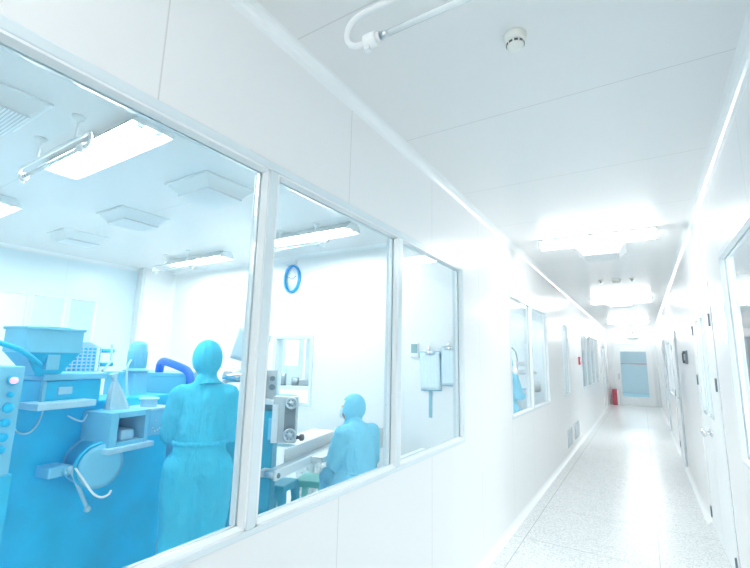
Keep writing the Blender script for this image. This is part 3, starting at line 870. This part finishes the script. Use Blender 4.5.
# drum
c1 = W(101, 466, 2.52); vd = (c1-Vector((0, 0, HC))).normalized()
axis = Matrix.Rotation(-MR, 3, 'Z') @ (-vd*.83+(rt*.90-up*.42).normalized()*.55)
c1 = Matrix.Rotation(-MR, 3, 'Z') @ (c1-Vector(MO)); c0 = c1-axis*.19
b = MB(); l = .20
b.lathe([(.118, 0), (.128, .008), (.128, .165), (.135, .17), (.135, .195), (.128, .20)], c0, axis, 40)
dr = b.build('drum', M_mblue, t)
MB().lathe([(.125, .0), (.125, .006), (.10, .010), (0, .012)], c1, axis, 40).build('drum_face', M_mlight, dr)
MB().cyl(c0-axis*.14, c0, .05).build('drum_shaft', M_mdeep, dr)
b = MB(); ringpts = [c0+axis*.02]
b.lathe([(.129, .02), (.134, .022), (.134, .032), (.129, .034)], c0, axis, 40, closed=False); b.build('hoop', M_mlight, dr)
b = MB(); b.box((-.13, .02, .84), (-.02, .16, .90), .006); b.cyl((-.03, -.0, .87), (-.03, .06, .87), .03, bev=.004); b.build('pivot_block', M_mlight, t)
b = MB(); b.cyl((-.03, -.015, .875), (.085, -.02, .645), .011); b.ell((.092, -.02, .63), .018, .018, .018, 14, 10); b.cyl((-.03, -.02, .875), (-.03, .02, .875), .02); b.build('crank_rod', M_mpale, t)
MB().tube([(-.04, -.06, .89), (-.035, -.14, .83), (-.01, -.19, .765), (.035, -.20, .735), (.085, -.19, .735), (.105, -.18, .75)], .006).build('drum_cable', M_white, t)
MB().tube([(-.29, .12, 1.13), (-.26, .10, 1.10), (-.22, .09, 1.10), (-.18, .10, 1.14), (-.15, .12, 1.20)], .005).build('looped_cable', M_mpale, t)
MB().tube([(-.02, .10, 1.165), (.01, .06, 1.14), (.05, .06, 1.13), (.10, .10, 1.16)], .005).build('hanging_cable', M_mpale, t)
b = MB(); b.lathe([(.022, 0), (.03, .004), (.03, .010), (.022, .012)], (.36, .14, .80), (0, -1, 0), 24, closed=False); b.build('port_ring', M_mpale, t)
MB().tube([(-.62, -.02, 1.62), (-.40, -.02, 1.55), (-.26, .02, 1.47)], .014).build('feed_arm', M_mblue, t)

t = thing('control_cabinet', 'pale blue control cabinet with round push buttons at the left edge of the photo', 'control cabinet', MO, MR)
MB().box((-.78, -.06, .93), (-.372, .22, 1.465), .008).build('panel_box', M_mlight, t)
MB().box((-.76, -.02, 0), (-.33, .12, .925), .008).build('pedestal', M_mblue, t)
b = MB(); b.lathe([(.026, 0), (.026, .008), (.018, .010)], (-.425, -.06, 1.395), (0, -1, 0), 20); b.build('bezel', M_mblue, t)
MB().lathe([(.017, 0), (.017, .014), (.012, .022), (0, .024)], (-.425, -.066, 1.395), (0, -1, 0), 20).build('indicator_lamp', M_pink, t)
for z, r in ((1.325, .014), (1.26, .024), (1.19, .021), (1.12, .022), (1.06, .02)):
    MB().lathe([(r, 0), (r, .014), (r*.8, .02), (0, .021)], (-.425-(1.4-z)*.02, -.06, z), (0, -1, 0), 20).build('push_button', M_mdeep, t)

# blue tank with arched hose behind the machine
Z = 3.56
pL, pR = W(105, 372, Z), W(189, 372, Z)
ang = math.atan2(pR.y-pL.y, pR.x-pL.x)
t = thing('storage_tank', 'rectangular blue steel tank behind the motor with an arched vivid blue hose', 'tank', (pL.x, pL.y, 0), ang)
tw = (pR-pL).length; th = pL.z
b = MB(); b.box((0, 0, .08), (tw, .5, th), .012); b.box((-.01, -.01, th-.026), (tw+.01, .51, th+.004), .004)
tk = b.build('tank_body', M_tank, t)
for x in (.04, tw-.1):
    for y in (.04, .40): MB().box((x, y, 0), (x+.06, y+.06, .09)).build('leg', M_mdeep, t)
MB().box((tw*.45, -.006, .98), (tw*.5, .0, th-.04), .002).build('seam_strip', M_mdeep, tk)
k = Z/FPX
MB().tube([(tw*.57, .12, th-.06), (tw*.575, .10, th+.02), (tw*.62, .06, th+.085), (tw*.70, .03, th+.095), (tw*.92, -.01, th+.05), (tw*1.01, -.03, th+.015), (tw*1.05, -.045, th-.045), (tw*1.055, -.05, th-.14)], .034, 16, 8).build('arched_hose', M_hose, t)

# polythene bag hanging off the machine
p = W(115, 380, 2.78)
t = thing('plastic_bag', 'milky plastic bag hanging beside the motor column', 'bag', (p.x, p.y, p.z), R(100))
def bagf(u, v):
    a = 2*PI*u; w = .012+.075*v**.8
    fold = 1+.14*math.sin(5*a+v*2)+.08*math.sin(9*a)
    return Vector((.05*v+w*math.cos(a)*fold, w*.7*math.sin(a)*fold, -.215*v+.01*math.sin(3*a)*v))
MB().grid(bagf, 48, 14, .0015).build('bag_body', M_bag, t)
b = MB(); b.lathe([(.014, -.012), (.018, -.005), (.014, .004), (.024, .03), (.03, .045)], (0, 0, 0), (-.3, 0, 1), 16, closed=False); b.build('tied_neck', M_bag, t)

# ---------------------------------------------------------------- roller machine behind the upright
p = W(265, 420, 3.28)
RM = thing('roller_machine', 'teal roller machine with chrome roller and grey gear plate beside the standing worker', 'machine', (p.x, p.y, 0), math.atan2(rt.y, rt.x))
t = RM
b = MB(); b.box((-.34, .04, .05), (.06, .22, 1.11), .01); b.box((-.30, .08, 0), (.03, .20, .05)); b.build('body', M_teal, t)
pl = MB().box((.055, .0, .885), (.245, .07, 1.235), .01).build('gear_plate', M_grey, t)
MB().box((.15, -.006, .92), (.235, .0, 1.20), .003).build('drive_belt', M_darkmid, pl)
for z, r in ((1.185, .046), (.945, .052)):
    g = MB().lathe([(r, 0), (r, .02), (r*.8, .024), (r*.75, .018), (r*.3, .018), (r*.28, .034), (0, .036)], (.20, -.006, z), (0, -1, 0), 28).build('pulley', M_steel, t)
    b = MB()
    for k in range(6): b.ell((.20+r*.55*math.cos(k*PI/3), -.026, z+r*.55*math.sin(k*PI/3)), .005, .004, .005, 8, 6)
    b.build('bolt', M_darkmid, g)
MB().box((.055, -.01, .885), (.10, .0, 1.17), .002).build('cover_strip', M_white, pl)
b = MB(); b.cyl((.245, .03, .925), (.275, .03, .925), .014); b.lathe([(.02, 0), (.026, .006), (.024, .03), (.014, .036)], (.27, .03, .925), (1, 0, 0), 20); b.build('hand_knob', M_dark, t)
MB().prism([(-.20, 1.165), (.22, 1.155), (.22, 1.168), (.10, 1.185), (-.20, 1.215)], .075, .29, 'y', .003).build('feed_tray', M_white, t)
MB().box((-.36, .10, 1.10), (-.17, .22, 1.17), .005).build('bed', M_teal, t)
MB().box((-.15, .18, 1.10), (.035, .23, 1.43), .008).build('back_plate', M_grey, t)
b = MB(); b.cyl((-.0, .16, 1.36), (-.0, .18, 1.36), .02); b.build('bolt', M_darkmid, t)
MB().cyl((-.0, .16, 1.29), (-.0, .18, 1.29), .024).build('bolt', M_darkmid, t)
MB().cyl((-.40, .16, 1.37), (-.14, .16, 1.37), .052, n=28, bev=.004).build('roller', M_chrome, t)
b = MB(); b.lathe([(.062, 0), (.066, .006), (.066, .022), (.04, .026), (.04, .045), (.022, .05), (.022, .085), (0, .087)], (-.14, .16, 1.37), (1, 0, 0), 28); b.build('roller_end', M_chrome, t)
b = MB(); b.box((-.135, .08, 1.17), (-.09, .24, 1.33), .006); b.cyl((-.11, .06, 1.27), (-.11, .10, 1.27), .022); b.build('bearing_block', M_steel, t)
MB().box((-.42, .10, 1.17), (-.39, .24, 1.33), .006).build('bearing_block', M_steel, t)
MB().box((.02, .03, .90), (.07, .045, 1.06), .004).build('side_hatch', M_mlight, t)

# basin standing on the feed tray
q = RM.matrix_basis @ Vector((.12, .20, 1.188))
t = thing('basin', 'shallow bright blue basin on the tray of the roller machine', 'basin', q, math.atan2(rt.y, rt.x))
MB().lathe([(.0, .0), (.065, .0), (.085, .035), (.09, .037), (.082, .033), (.062, .006), (0, .006)], (0, 0, 0), (0, 0, 1), 32).build('bowl', M_basin, t)

# sheet on a rod clipped to the roller machine
q = RM.matrix_basis @ Vector((-.30, .50, 0))
t = thing('paper_sheet', 'tilted pale paper sheet on a thin stand behind the roller machine', 'paper sheet', q, math.atan2(rt.y, rt.x))
b = MB(); b.cyl((.03, .03, 0), (.03, .03, 1.66), .008); b.lathe([(.12, 0), (.12, .012), (.03, .02), (0, .02)], (.03, .10, 0), (0, 0, 1), 28); b.build('stand_rod', M_steel, t)
mt_ = Matrix.Translation((.0, 0, 1.625)) @ Matrix.Rotation(R(14), 4, 'Y')
f = MB(); f.grid(lambda u, v: mt_ @ Vector((-.15+.31*u, .004*math.sin(u*5), -.15+.29*v)), 10, 6, .003); f.build('sheet', M_sheet, t)

# ---------------------------------------------------------------- conveyor table
P1 = Vector((-2.30, 2.38, 0)); d = Vector((-.235, .972, 0)).normalized()
t = thing('conveyor_table', 'long pale conveyor table running in front of the seated worker', 'conveyor', P1, math.atan2(d.y, d.x))
zt = .725
MB().box((0, .0, zt-.07), (.60, .022, zt), .005).build('side_rail', M_white, t)
MB().box((.60, .0, zt-.035), (1.30, .022, zt-.005), .004).build('side_rail', M_white, t)
MB().box((.01, .022, zt-.03), (1.30, .105, zt-.012), .003).build('belt', M_steel, t)
b = MB(); b.box((.30, .105, zt-.03), (1.30, .115, zt+.085), .002); b.build('step_panel', M_white, t)
b = MB(); b.box((.50, .115, zt+.06), (1.30, .36, zt+.085), .004); b.build('upper_bed', M_white, t)
b = MB(); b.cyl((.03, .024, zt-.035), (.03, .105, zt-.035), .026); b.build('end_roller', M_steel, t)
b = MB(); b.cyl((.03, -.008, zt-.037), (.03, .0, zt-.037), .018); b.cyl((.03, -.014, zt-.037), (.03, -.008, zt-.037), .010); b.build('bolt', M_darkmid, t)
for x, y, h in ((1.26, .03, zt-.03), (1.26, .32, zt+.06)): MB().box((x, y, 0), (x+.03, y+.03, h), .003).build('leg', M_white, t)
MB().box((.02, .10, zt-.06), (.10, .16, zt-.012), .003).build('mount_bracket', M_grey, t)
t = thing('packing_tray', 'white packing ledge on the edge of the conveyor beside the seated worker', 'tray', P1+d*.55, math.atan2(d.y, d.x))
b = MB(); b.box((0, -.11, zt-.022), (.32, -.001, zt-.010), .003); b.box((0, -.11, zt-.05), (.012, -.001, zt-.012), .002); b.box((.308, -.11, zt-.05), (.32, -.001, zt-.012), .002); b.box((0, -.11, zt-.05), (.32, -.098, zt-.012), .002)
b.build('tray_body', M_white, t)
for x in (.03, .27): MB().prism([(-.001, zt-.024), (-.08, zt-.024), (-.001, zt-.10)], x, x+.02, 'x').build('bracket', M_white, t)

# stools
def stool(label, loc, rz, m_, h=.45, w=.29):
    t = thing('plastic_stool', label, 'stool', loc, rz, 'moulded plastic stools in the workshop')
    b = MB(); b.box((-w/2, -w/2, h-.025), (w/2, w/2, h), .010); b.build('seat', m_, t)
    b = MB()
    for a in range(4):
        q = Matrix.Rotation(a*PI/2, 4, 'Z')
        b.prism([(-w/2+.01, h-.02), (-w/2+.01, h-.09), (-w/2+.045, h-.055), (w/2-.045, h-.055), (w/2-.01, h-.09), (w/2-.01, h-.02)], -w/2+.004, -w/2+.014, 'y', 0, q)
    b.build('apron', m_, t)
    for sx in (-1, 1):
        for sy in (-1, 1):
            b = MB(); o = w/2+.02
            b.frustum((sx*o-.02, sx*o+.02, sy*o-.02, sy*o+.02, 0), (sx*(w/2-.03)-.028, sx*(w/2-.03)+.028, sy*(w/2-.03)-.028, sy*(w/2-.03)+.028, h-.02)); b.build('leg', m_, t)
    return t
stool('green plastic stool beside the seated worker', (-2.70, 3.30, 0), R(20), M_stgreen, .43)
stool('teal plastic stool next to the teal roller machine', (-2.70, 2.83, 0), R(12), M_stteal, .50, .25)
stool('blue plastic stool the worker sits on', (-2.00, 3.075, 0), R(66), M_stteal, .335, .24)

# lattice crate
t = thing('lattice_crate', 'white lattice crate on the floor behind the green stool', 'crate', (-3.0, 3.72, 0), R(12))
b = MB(); w, dp, h = .36, .26, .44
for k in range(10):
    x = -w/2+w*k/9
    for y in (-dp/2, dp/2): b.box((x-.006, y-.006, 0), (x+.006, y+.006, h))
for k in range(7):
    y = -dp/2+dp*k/6
    for x in (-w/2, w/2): b.box((x-.006, y-.006, 0), (x+.006, y+.006, h))
for k in range(9):
    z = .006+(h-.012)*k/8
    b.box((-w/2, -dp/2-.005, z-.006), (w/2, -dp/2+.005, z+.006)); b.box((-w/2, dp/2-.005, z-.006), (w/2, dp/2+.005, z+.006))
    b.box((-w/2-.005, -dp/2, z-.006), (-w/2+.005, dp/2, z+.006)); b.box((w/2-.005, -dp/2, z-.006), (w/2+.005, dp/2, z+.006))
b.build('lattice', M_white, t)
MB().box((-w/2, -dp/2, 0), (w/2, dp/2, .012)).build('bottom', M_white, t)

# white side table right of the seated worker
t = thing('side_table', 'white low side table right of the seated worker', 'table', (-1.62, 3.62, 0))
MB().box((-.30, -.30, .65), (.36, .36, .68), .006).build('tabletop', M_white, t)
for x in (-.25, .30):
    for y in (-.27, .31): MB().box((x, y, 0), (x+.035, y+.035, .65), .003).build('leg', M_white, t)

# ---------------------------------------------------------------- people
def eval_mesh(ob):
    dg = bpy.context.evaluated_depsgraph_get()
    return bpy.data.meshes.new_from_object(ob.evaluated_get(dg))
def skin(verts, edges, radii, root=0, sub=2):
    me = bpy.data.meshes.new('skin'); me.from_pydata([Vector(v) for v in verts], edges, [])
    o = bpy.data.objects.new('skin', me); COL.objects.link(o)
    md = o.modifiers.new('s', 'SKIN'); md.use_smooth_shade = True
    for i, r in enumerate(radii):
        sv = me.skin_vertices[0].data[i]; sv.radius = (r, r) if not isinstance(r, tuple) else r; sv.use_root = (i == root)
    ss = o.modifiers.new('ss', 'SUBSURF'); ss.levels = sub; ss.render_levels = sub
    out = eval_mesh(o)
    bpy.data.objects.remove(o, do_unlink=True)
    return out
def remesh(meshes, voxel, smooth=3, disp=None):
    bm = bmesh.new()
    for me in meshes: bm.from_mesh(me)
    me = bpy.data.meshes.new('rm'); bm.to_mesh(me); bm.free()
    o = bpy.data.objects.new('rm', me); COL.objects.link(o)
    md = o.modifiers.new('r', 'REMESH'); md.mode = 'VOXEL'; md.voxel_size = voxel; md.use_smooth_shade = True
    if smooth:
        sm = o.modifiers.new('sm', 'SMOOTH'); sm.iterations = smooth; sm.factor = .5
    if disp:
        tx = bpy.data.textures.new('folds', 'CLOUDS'); tx.noise_scale = disp[0]
        dm = o.modifiers.new('d', 'DISPLACE'); dm.texture = tx; dm.strength = disp[1]; dm.mid_level = .5; dm.texture_coords = 'LOCAL'
    out = eval_mesh(o)
    bpy.data.objects.remove(o, do_unlink=True)
    return out
def capsule(a, b, ra, rb):
    """closed tapered limb segment with rounded ends; radii may be (across, front-to-back)"""
    ra = ra if isinstance(ra, tuple) else (ra, ra); rb = rb if isinstance(rb, tuple) else (rb, rb)
    a, b = Vector(a), Vector(b); d = b-a; l = d.length; n = 20; d.normalize()
    e1 = Vector((1, 0, 0))-d*d.x
    if e1.length < .2: e1 = Vector((0, 1, 0))-d*d.y
    e1.normalize(); e2 = d.cross(e1)
    t = bmesh.new(); rings = []
    st = [(-math.cos(k*PI/10), math.sin(k*PI/10), 0) for k in range(0, 6)]+[(math.sin(k*PI/10), math.cos(k*PI/10), 1) for k in range(0, 6)]
    for h, r, end in st:
        R_ = rb if end else ra
        c = (b if end else a)+d*h*min(R_)
        if r < 1e-4: rings.append([t.verts.new(c)]); continue
        rings.append([t.verts.new(c+e1*R_[0]*r*math.cos(2*PI*k/n)+e2*R_[1]*r*math.sin(2*PI*k/n)) for k in range(n)])
    for p, q in zip(rings, rings[1:]):
        for k in range(n):
            if len(p) == 1: t.faces.new((p[0], q[k], q[(k+1) % n]))
            elif len(q) == 1: t.faces.new((p[k], p[(k+1) % n], q[0]))
            else: t.faces.new((p[k], p[(k+1) % n], q[(k+1) % n], q[k]))
    bmesh.ops.recalc_face_normals(t, faces=t.faces[:])
    me = bpy.data.meshes.new('cap'); t.to_mesh(me); t.free()
    return me
def put(me, name, mats, parent):
    me.materials.clear()
    for m_ in mats: me.materials.append(m_)
    for p in me.polygons: p.use_smooth = True
    me.name = name
    o = bpy.data.objects.new(name, me); COL.objects.link(o); o.parent = parent
    return o
def bm_mesh(mb):
    me = bpy.data.meshes.new('t'); mb.bm.to_mesh(me); mb.bm.free(); return me

def hand_chains(wrist, direction, upv, side, curl=.6, scale=1.0):
    """palm and five separate bent fingers; returns list of (verts, edges, radii)"""
    d = Vector(direction).normalized(); n = Vector(upv); n = (n-d*n.dot(d)).normalized()
    s = d.cross(n)*side            # towards the thumb
    w = Vector(wrist)
    out = []
    # palm as two chains
    for off in (-.018, .0, .018):
        out.append(([w, w+d*.045*scale+s*off, w+d*.085*scale+s*off*1.25], [(0, 1), (1, 2)], [.022, .017, .0135]))
    for i, (off, ln) in enumerate(((.030, .070), (.010, .080), (-.011, .074), (-.030, .058))):
        p = w+d*.070*scale+s*off*.9
        pts = [p]; a = 0; q = p+d*.018; pts.append(q)
        for seg in (.45, .30, .25):
            a += curl*.62
            dirv = d*math.cos(a)-n*math.sin(a)
            q = q+dirv*ln*seg*scale; pts.append(q)
        out.append((pts, [(k, k+1) for k in range(4)], [.010, .0098, .0092, .0086, .0078]))
    p = w+d*.022+s*.018
    t1 = p+(d*.55+s*.75-n*.3).normalized()*.036; t2 = t1+(d*.8+s*.25-n*.5).normalized()*.030; t3 = t2+(d*.85-s*.05-n*.55).normalized()*.024
    out.append(([p, t1, t2, t3], [(0, 1), (1, 2), (2, 3)], [.013, .0125, .0105, .009]))
    return out

def person(label, loc, rz, J, gown_mat, head_turn=0.0, head_tilt=0.0, group=None):
    """J: joints in the local frame, facing +Y"""
    t = thing('person', label, 'person', loc, rz, group)
    V = lambda k: Vector(J[k])
    pel, spi, che, nec, hed = V('pelvis'), V('spine'), V('chest'), V('neck'), V('head')
    sh = {-1: V('shoulder_l'), 1: V('shoulder_r')}; el = {-1: V('elbow_l'), 1: V('elbow_r')}; wr = {-1: V('wrist_l'), 1: V('wrist_r')}
    hi = {-1: V('hip_l'), 1: V('hip_r')}; kn = {-1: V('knee_l'), 1: V('knee_r')}; an = {-1: V('ankle_l'), 1: V('ankle_r')}; to = {-1: V('toe_l'), 1: V('toe_r')}
    verts = [pel, spi, che, nec, hed]; edges = [(0, 1), (1, 2), (2, 3), (3, 4)]; rad = [(.12, .09), (.105, .085), (.115, .085), .048, .050]
    for s in (-1, 1):
        i = len(verts)
        verts += [sh[s], el[s], wr[s]]; rad += [.045, .035, .025]; edges += [(2, i), (i, i+1), (i+1, i+2)]
        i = len(verts)
        verts += [hi[s], (hi[s]+kn[s])/2, kn[s], (kn[s]*.65+an[s]*.35), an[s], to[s]]; rad += [.08, .07, .05, .048, .036, .034]
        edges += [(0, i)]+[(i+k, i+k+1) for k in range(5)]
    parts = [skin(verts, edges, rad)]
    hq = Matrix.Translation(hed) @ Matrix.Rotation(head_turn, 4, 'Z') @ Matrix.Rotation(-head_tilt, 4, 'X')
    hm = MB()
    hm.ell((0, .0, .036), .063, .082, .092); hm.ell((0, .026, -.028), .050, .058, .056)
    hm.ell((0, .094, .015), .012, .020, .018, 12, 8); hm.ell((0, .083, .042), .010, .014, .026, 12, 8)
    hm.ell((0, .084, -.030), .024, .012, .007, 12, 8); hm.ell((0, .082, -.044), .021, .012, .008, 12, 8)
    for s in (-1, 1):
        hm.ell((s*.062, -.004, .02), .010, .022, .032, 12, 8); hm.ell((s*.029, .074, .038), .015, .012, .009, 12, 8)
        hm.ell((s*.028, .076, .056), .02, .010, .006, 12, 8)
    bmesh.ops.transform(hm.bm, matrix=hq, verts=hm.bm.verts[:])
    parts.append(bm_mesh(hm))
    for s in (-1, 1):
        fa = (wr[s]-el[s]).normalized()
        for vv, ee, rr in hand_chains(wr[s]+fa*.01, J.get('hand_dir', {}).get(s, fa), J.get('hand_up', Vector((0, 0, 1))), -s if True else s):
            parts.append(skin(vv, ee, rr, 0, 1))
    me = remesh(parts, .0062, 2)
    body = put(me, 'body', [M_skin, M_glove], t)
    for p in me.polygons:
        if min((p.center-(wr[s]+(wr[s]-el[s]).normalized()*.07)).length for s in (-1, 1)) < .125: p.material_index = 1
    # coverall
    g = J.get('bulk', 1.0)
    verts = [pel, pel*.5+spi*.5, spi, che, nec]; rad = [(.165*g, .135*g), (.155*g, .125*g), (.152*g, .125*g), (.150*g, .12*g), .066]
    edges = [(0, 1), (1, 2), (2, 3), (3, 4)]
    for s in (-1, 1):
        i = len(verts)
        e2 = el[s]*.5+sh[s]*.5; f2 = el[s]*.45+wr[s]*.55
        verts += [sh[s], e2, el[s], f2, wr[s]]; rad += [.076, .070, .064, .056, .037]; edges += [(3, i)]+[(i+k, i+k+1) for k in range(4)]
        i = len(verts); c = kn[s]*.6+an[s]*.4
        verts += [hi[s], (hi[s]+kn[s])/2, kn[s], c, an[s]+Vector((0, 0, .03))]; rad += [.125*g, .118*g, .100*g, .094*g, .075]
        edges += [(0, i)]+[(i+k, i+k+1) for k in range(4)]
    caps = []
    for i, j in edges:
        caps.append(capsule(verts[i], verts[j], rad[i], rad[j]))
    co = put(remesh(caps, .011, 9, (.13, .030)), 'coverall', [gown_mat], t)
    # gathered waist
    wv = (pel*.42+spi*.58)
    b = MB(); b.grid(lambda u, v: wv+Vector(((.158*g+.004*math.sin(40*PI*u)+.010*math.sin(PI*v))*math.cos(2*PI*u), (.126*g+.004*math.sin(40*PI*u)+.010*math.sin(PI*v))*math.sin(2*PI*u), -.015+.03*v)), 120, 5)
    b.build('waistband', gown_mat, co)
    # hood with a face opening and a short neck drape
    def hood(u, v):
        # v from crown (0) to neck (1), u around with the opening centred on +Y
        a = PI/2+2*PI*u
        if v < .62:
            ph = v/.62*PI*.66
            r = math.sin(ph); z = math.cos(ph)
            w_ = 1+.03*math.sin(7*a+3*v)+.02*math.sin(13*a)
            return Vector((0.084*r*math.cos(a)*w_, -.002+.104*r*math.sin(a)*w_, .036+.120*z))
        k = (v-.62)/.38
        r0 = math.sin(PI*.66); z0 = math.cos(PI*.66)
        rx = .084*r0*(1-k)+.082*k-.030*math.sin(PI*k); ry = .104*r0*(1-k)+.076*k-.030*math.sin(PI*k)
        w_ = 1+.05*math.sin(7*a+5*k)
        return Vector((rx*math.cos(a)*w_, -.004*(1-k)+ry*math.sin(a)*w_-.015*k, 0.036+.120*z0*(1-k)-.175*k))
    b = MB(); b.grid(hood, 64, 40)
    bmesh.ops.remove_doubles(b.bm, verts=b.bm.verts[:], dist=.0005)
    kill = [f for f in b.bm.faces if f.calc_center_median().y > .035 and -.055 < f.calc_center_median().z < .085 and abs(f.calc_center_median().x) < .055]
    bmesh.ops.delete(b.bm, geom=kill, context='FACES')
    bmesh.ops.recalc_face_normals(b.bm, faces=b.bm.faces[:])
    bmesh.ops.solidify(b.bm, geom=b.bm.faces[:], thickness=.005)
    bmesh.ops.transform(b.bm, matrix=hq, verts=b.bm.verts[:])
    for f in b.bm.faces: f.smooth = True
    b.build('hood', gown_mat, t)
    b = MB(); b.grid(lambda u, v: hq @ Vector((0.058*math.sin((u-.5)*2.2), .020+.082*math.cos((u-.5)*2.2)+.012*math.sin(PI*v), -.07+.085*v)), 20, 10, .004)
    b.build('face_mask', M_mask, t)
    for s in (-1, 1):
        b = MB(); dv = (to[s]-an[s]); dv.z = 0; dv.normalize(); sd = dv.cross(Vector((0, 0, 1)))
        base = Vector((an[s].x, an[s].y, an[s].z-.075))
        q = Matrix((sd, dv, Vector((0, 0, 1)))).transposed().to_4x4(); q.translation = base
        sm = MB(); sm.ell((0, .06, .045), .05, .135, .05); sm.ell((0, -.02, .07), .048, .058, .075); sm.box((-.045, -.075, 0), (.045, .185, .03), .012)
        me2 = remesh([bm_mesh(sm)], .010, 2); me2.transform(q)
        put(me2, 'boot', [M_boot], t)
    return t

stand = dict(pelvis=(0, 0, .90), spine=(0, .0, 1.08), chest=(0, .005, 1.24), neck=(0, .0, 1.37), head=(0, .03, 1.482),
    shoulder_l=(-.140, .0, 1.285), shoulder_r=(.140, .0, 1.285), elbow_l=(-.185, .06, 1.04), elbow_r=(.18, .06, 1.04), wrist_l=(-.165, .27, 1.00), wrist_r=(.10, .28, 1.03),
    hip_l=(-.085, 0, .84), hip_r=(.085, 0, .84), knee_l=(-.09, .02, .47), knee_r=(.09, .03, .47), ankle_l=(-.09, -.01, .09), ankle_r=(.09, .0, .09), toe_l=(-.10, .13, .035), toe_r=(.10, .14, .035))
person('person in a saturated blue hooded coverall standing with their back to us at the machine', (-2.41, 1.805, 0), R(52), stand, M_gown, head_turn=R(25), head_tilt=R(12))
sit = dict(pelvis=(0, .0, .52), spine=(0, .03, .70), chest=(0, .07, .87), neck=(0, .11, .99), head=(0, .16, 1.075),
    shoulder_l=(-.140, .07, .915), shoulder_r=(.140, .07, .915), elbow_l=(-.20, .11, .68), elbow_r=(.19, .12, .68), wrist_l=(-.09, .27, .84), wrist_r=(.09, .28, .84),
    hip_l=(-.09, .02, .53), hip_r=(.09, .02, .53), knee_l=(-.12, .30, .51), knee_r=(.12, .30, .51), ankle_l=(-.12, .27, .09), ankle_r=(.12, .27, .09), toe_l=(-.13, .40, .035), toe_r=(.13, .40, .035), bulk=1.0)
person('person in a light blue hooded coverall seated at the conveyor, head bent to the left', (-2.045, 3.10, 0), R(66), sit, M_gownlight, head_turn=R(36), head_tilt=R(-14))
p = W(513, 380, 6.3)
person('person in a blue coverall standing in the second room behind the two-pane window', (p.x-.10, p.y-.02, 0), R(-20), stand, M_gownlight, head_tilt=R(-10))

# ---------------------------------------------------------------- second room
p = W(525, 395, 7.2)
t = thing('filling_machine', 'grey filling machine on legs seen through the two-pane window', 'machine', (p.x, p.y, 0), R(15))
MB().box((-.32, -.25, .72), (.32, .25, 1.05), .02).build('body', M_steel, t)
for x in (-.28, .22):
    for y in (-.21, .15): MB().box((x, y, 0), (x+.06, y+.06, .72), .004).build('leg', M_steel, t)
MB().cyl((-.12, 0, 1.05), (-.12, 0, 1.55), .035).build('post', M_steel, t)
b = MB(); b.cyl((-.22, 0, 1.50), (.12, 0, 1.50), .03); b.cyl((-.10, -.12, 1.36), (.10, .02, 1.36), .04); b.cyl((.10, 0, 1.50), (.10, 0, 1.36), .018); b.cyl((.20, 0, 1.36), (-.2, 0, 1.36), .022); b.build('filling_head', M_steel, t)
MB().tube([(-.30, 0, 1.45), (-.36, 0, 1.68), (-.28, 0, 1.80), (-.14, 0, 1.72), (-.10, 0, 1.52)], .012).build('hose', M_darkmid, t)
MB().lathe([(.05, 0), (.08, .02), (.08, .12), (.04, .16)], (.18, -.05, 1.05), (0, 0, 1), 20).build('valve', M_grey, t)
q = t.matrix_basis @ Vector((-.15, .95, 0))
t2 = thing('trolley', 'steel trolley beside the filling machine in the second room', 'trolley', q, R(15))
b = MB(); b.box((-.14, -.25, .90), (.40, .25, .93), .004); b.box((-.14, -.25, .35), (.40, .25, .37), .004); b.build('shelf', M_steel, t2)
for x in (-.13, .37):
    for y in (-.23, .22): MB().cyl((x, y, .04), (x, y, .93), .014).build('leg', M_steel, t2)
for x in (-.13, .37):
    for y in (-.23, .22): MB().cyl((x, y-.012, .035), (x, y+.012, .035), .035).build('wheel', M_dark, t2)
q2 = t2.matrix_basis @ Vector((.12, 0, .93))
t3 = thing('blue_tray', 'blue plastic tray on the trolley in the second room', 'tray', q2, R(15))
b = MB(); b.box((-.22, -.18, 0), (.22, .18, .012), .004)
for a, c in (((-.22, -.18, 0), (.22, -.168, .09)), ((-.22, .168, 0), (.22, .18, .09)), ((-.22, -.18, 0), (-.208, .18, .09)), ((.208, -.18, 0), (.22, .18, .09))): b.box(a, c, .003)
b.build('tray_body', M_basin, t3)
# packing machine glimpsed through the window of the clock wall
t = thing('packing_machine', 'white packing machine glimpsed through the window under the clock wall', 'machine', (-5.75, 6.3, 0), R(25))
MB().box((-.35, -.3, 0), (.55, .3, .92), .02).build('cabinet', M_white, t)
MB().box((-.30, -.28, .92), (.40, .25, 1.0), .01).build('work_plate', M_steel, t)
b = MB(); b.cyl((-.15, -.2, 1.0), (-.15, -.2, 1.22), .05); b.cyl((.08, -.2, 1.0), (.08, -.2, 1.14), .07); b.box((.16, -.25, 1.0), (.36, 0, 1.10), .01); b.build('forming_head', M_darkmid, t)
for x, m_ in ((-.28, M_mpale), (.1, M_white), (.42, M_mpale)): MB().box((x-.02, .26, .92), (x+.02, .30, 2.2), .004).build('mast', m_, t)
MB().box((-.30, .25, 1.35), (-.02, .30, 1.85), .01).build('display_panel', M_white, t)

# ---------------------------------------------------------------- world and colour management
wd = bpy.data.worlds.new('world'); SC.world = wd; wd.use_nodes = True
wd.node_tree.nodes['Background'].inputs[0].default_value = (.8, .9, 1, 1)
wd.node_tree.nodes['Background'].inputs[1].default_value = .3
SC.view_settings.view_transform = 'Standard'
SC.view_settings.look = 'None'
SC.view_settings.gamma = 1
SC.view_settings.exposure = 0.21
SC.view_settings.use_curve_mapping = False
cy = SC.cycles
cy.max_bounces = 16; cy.diffuse_bounces = 8; cy.glossy_bounces = 6; cy.transparent_max_bounces = 32; cy.transmission_bounces = 8
cy.sample_clamp_indirect = 6
cy.caustics_reflective = False; cy.caustics_refractive = False
cy.use_denoising = True
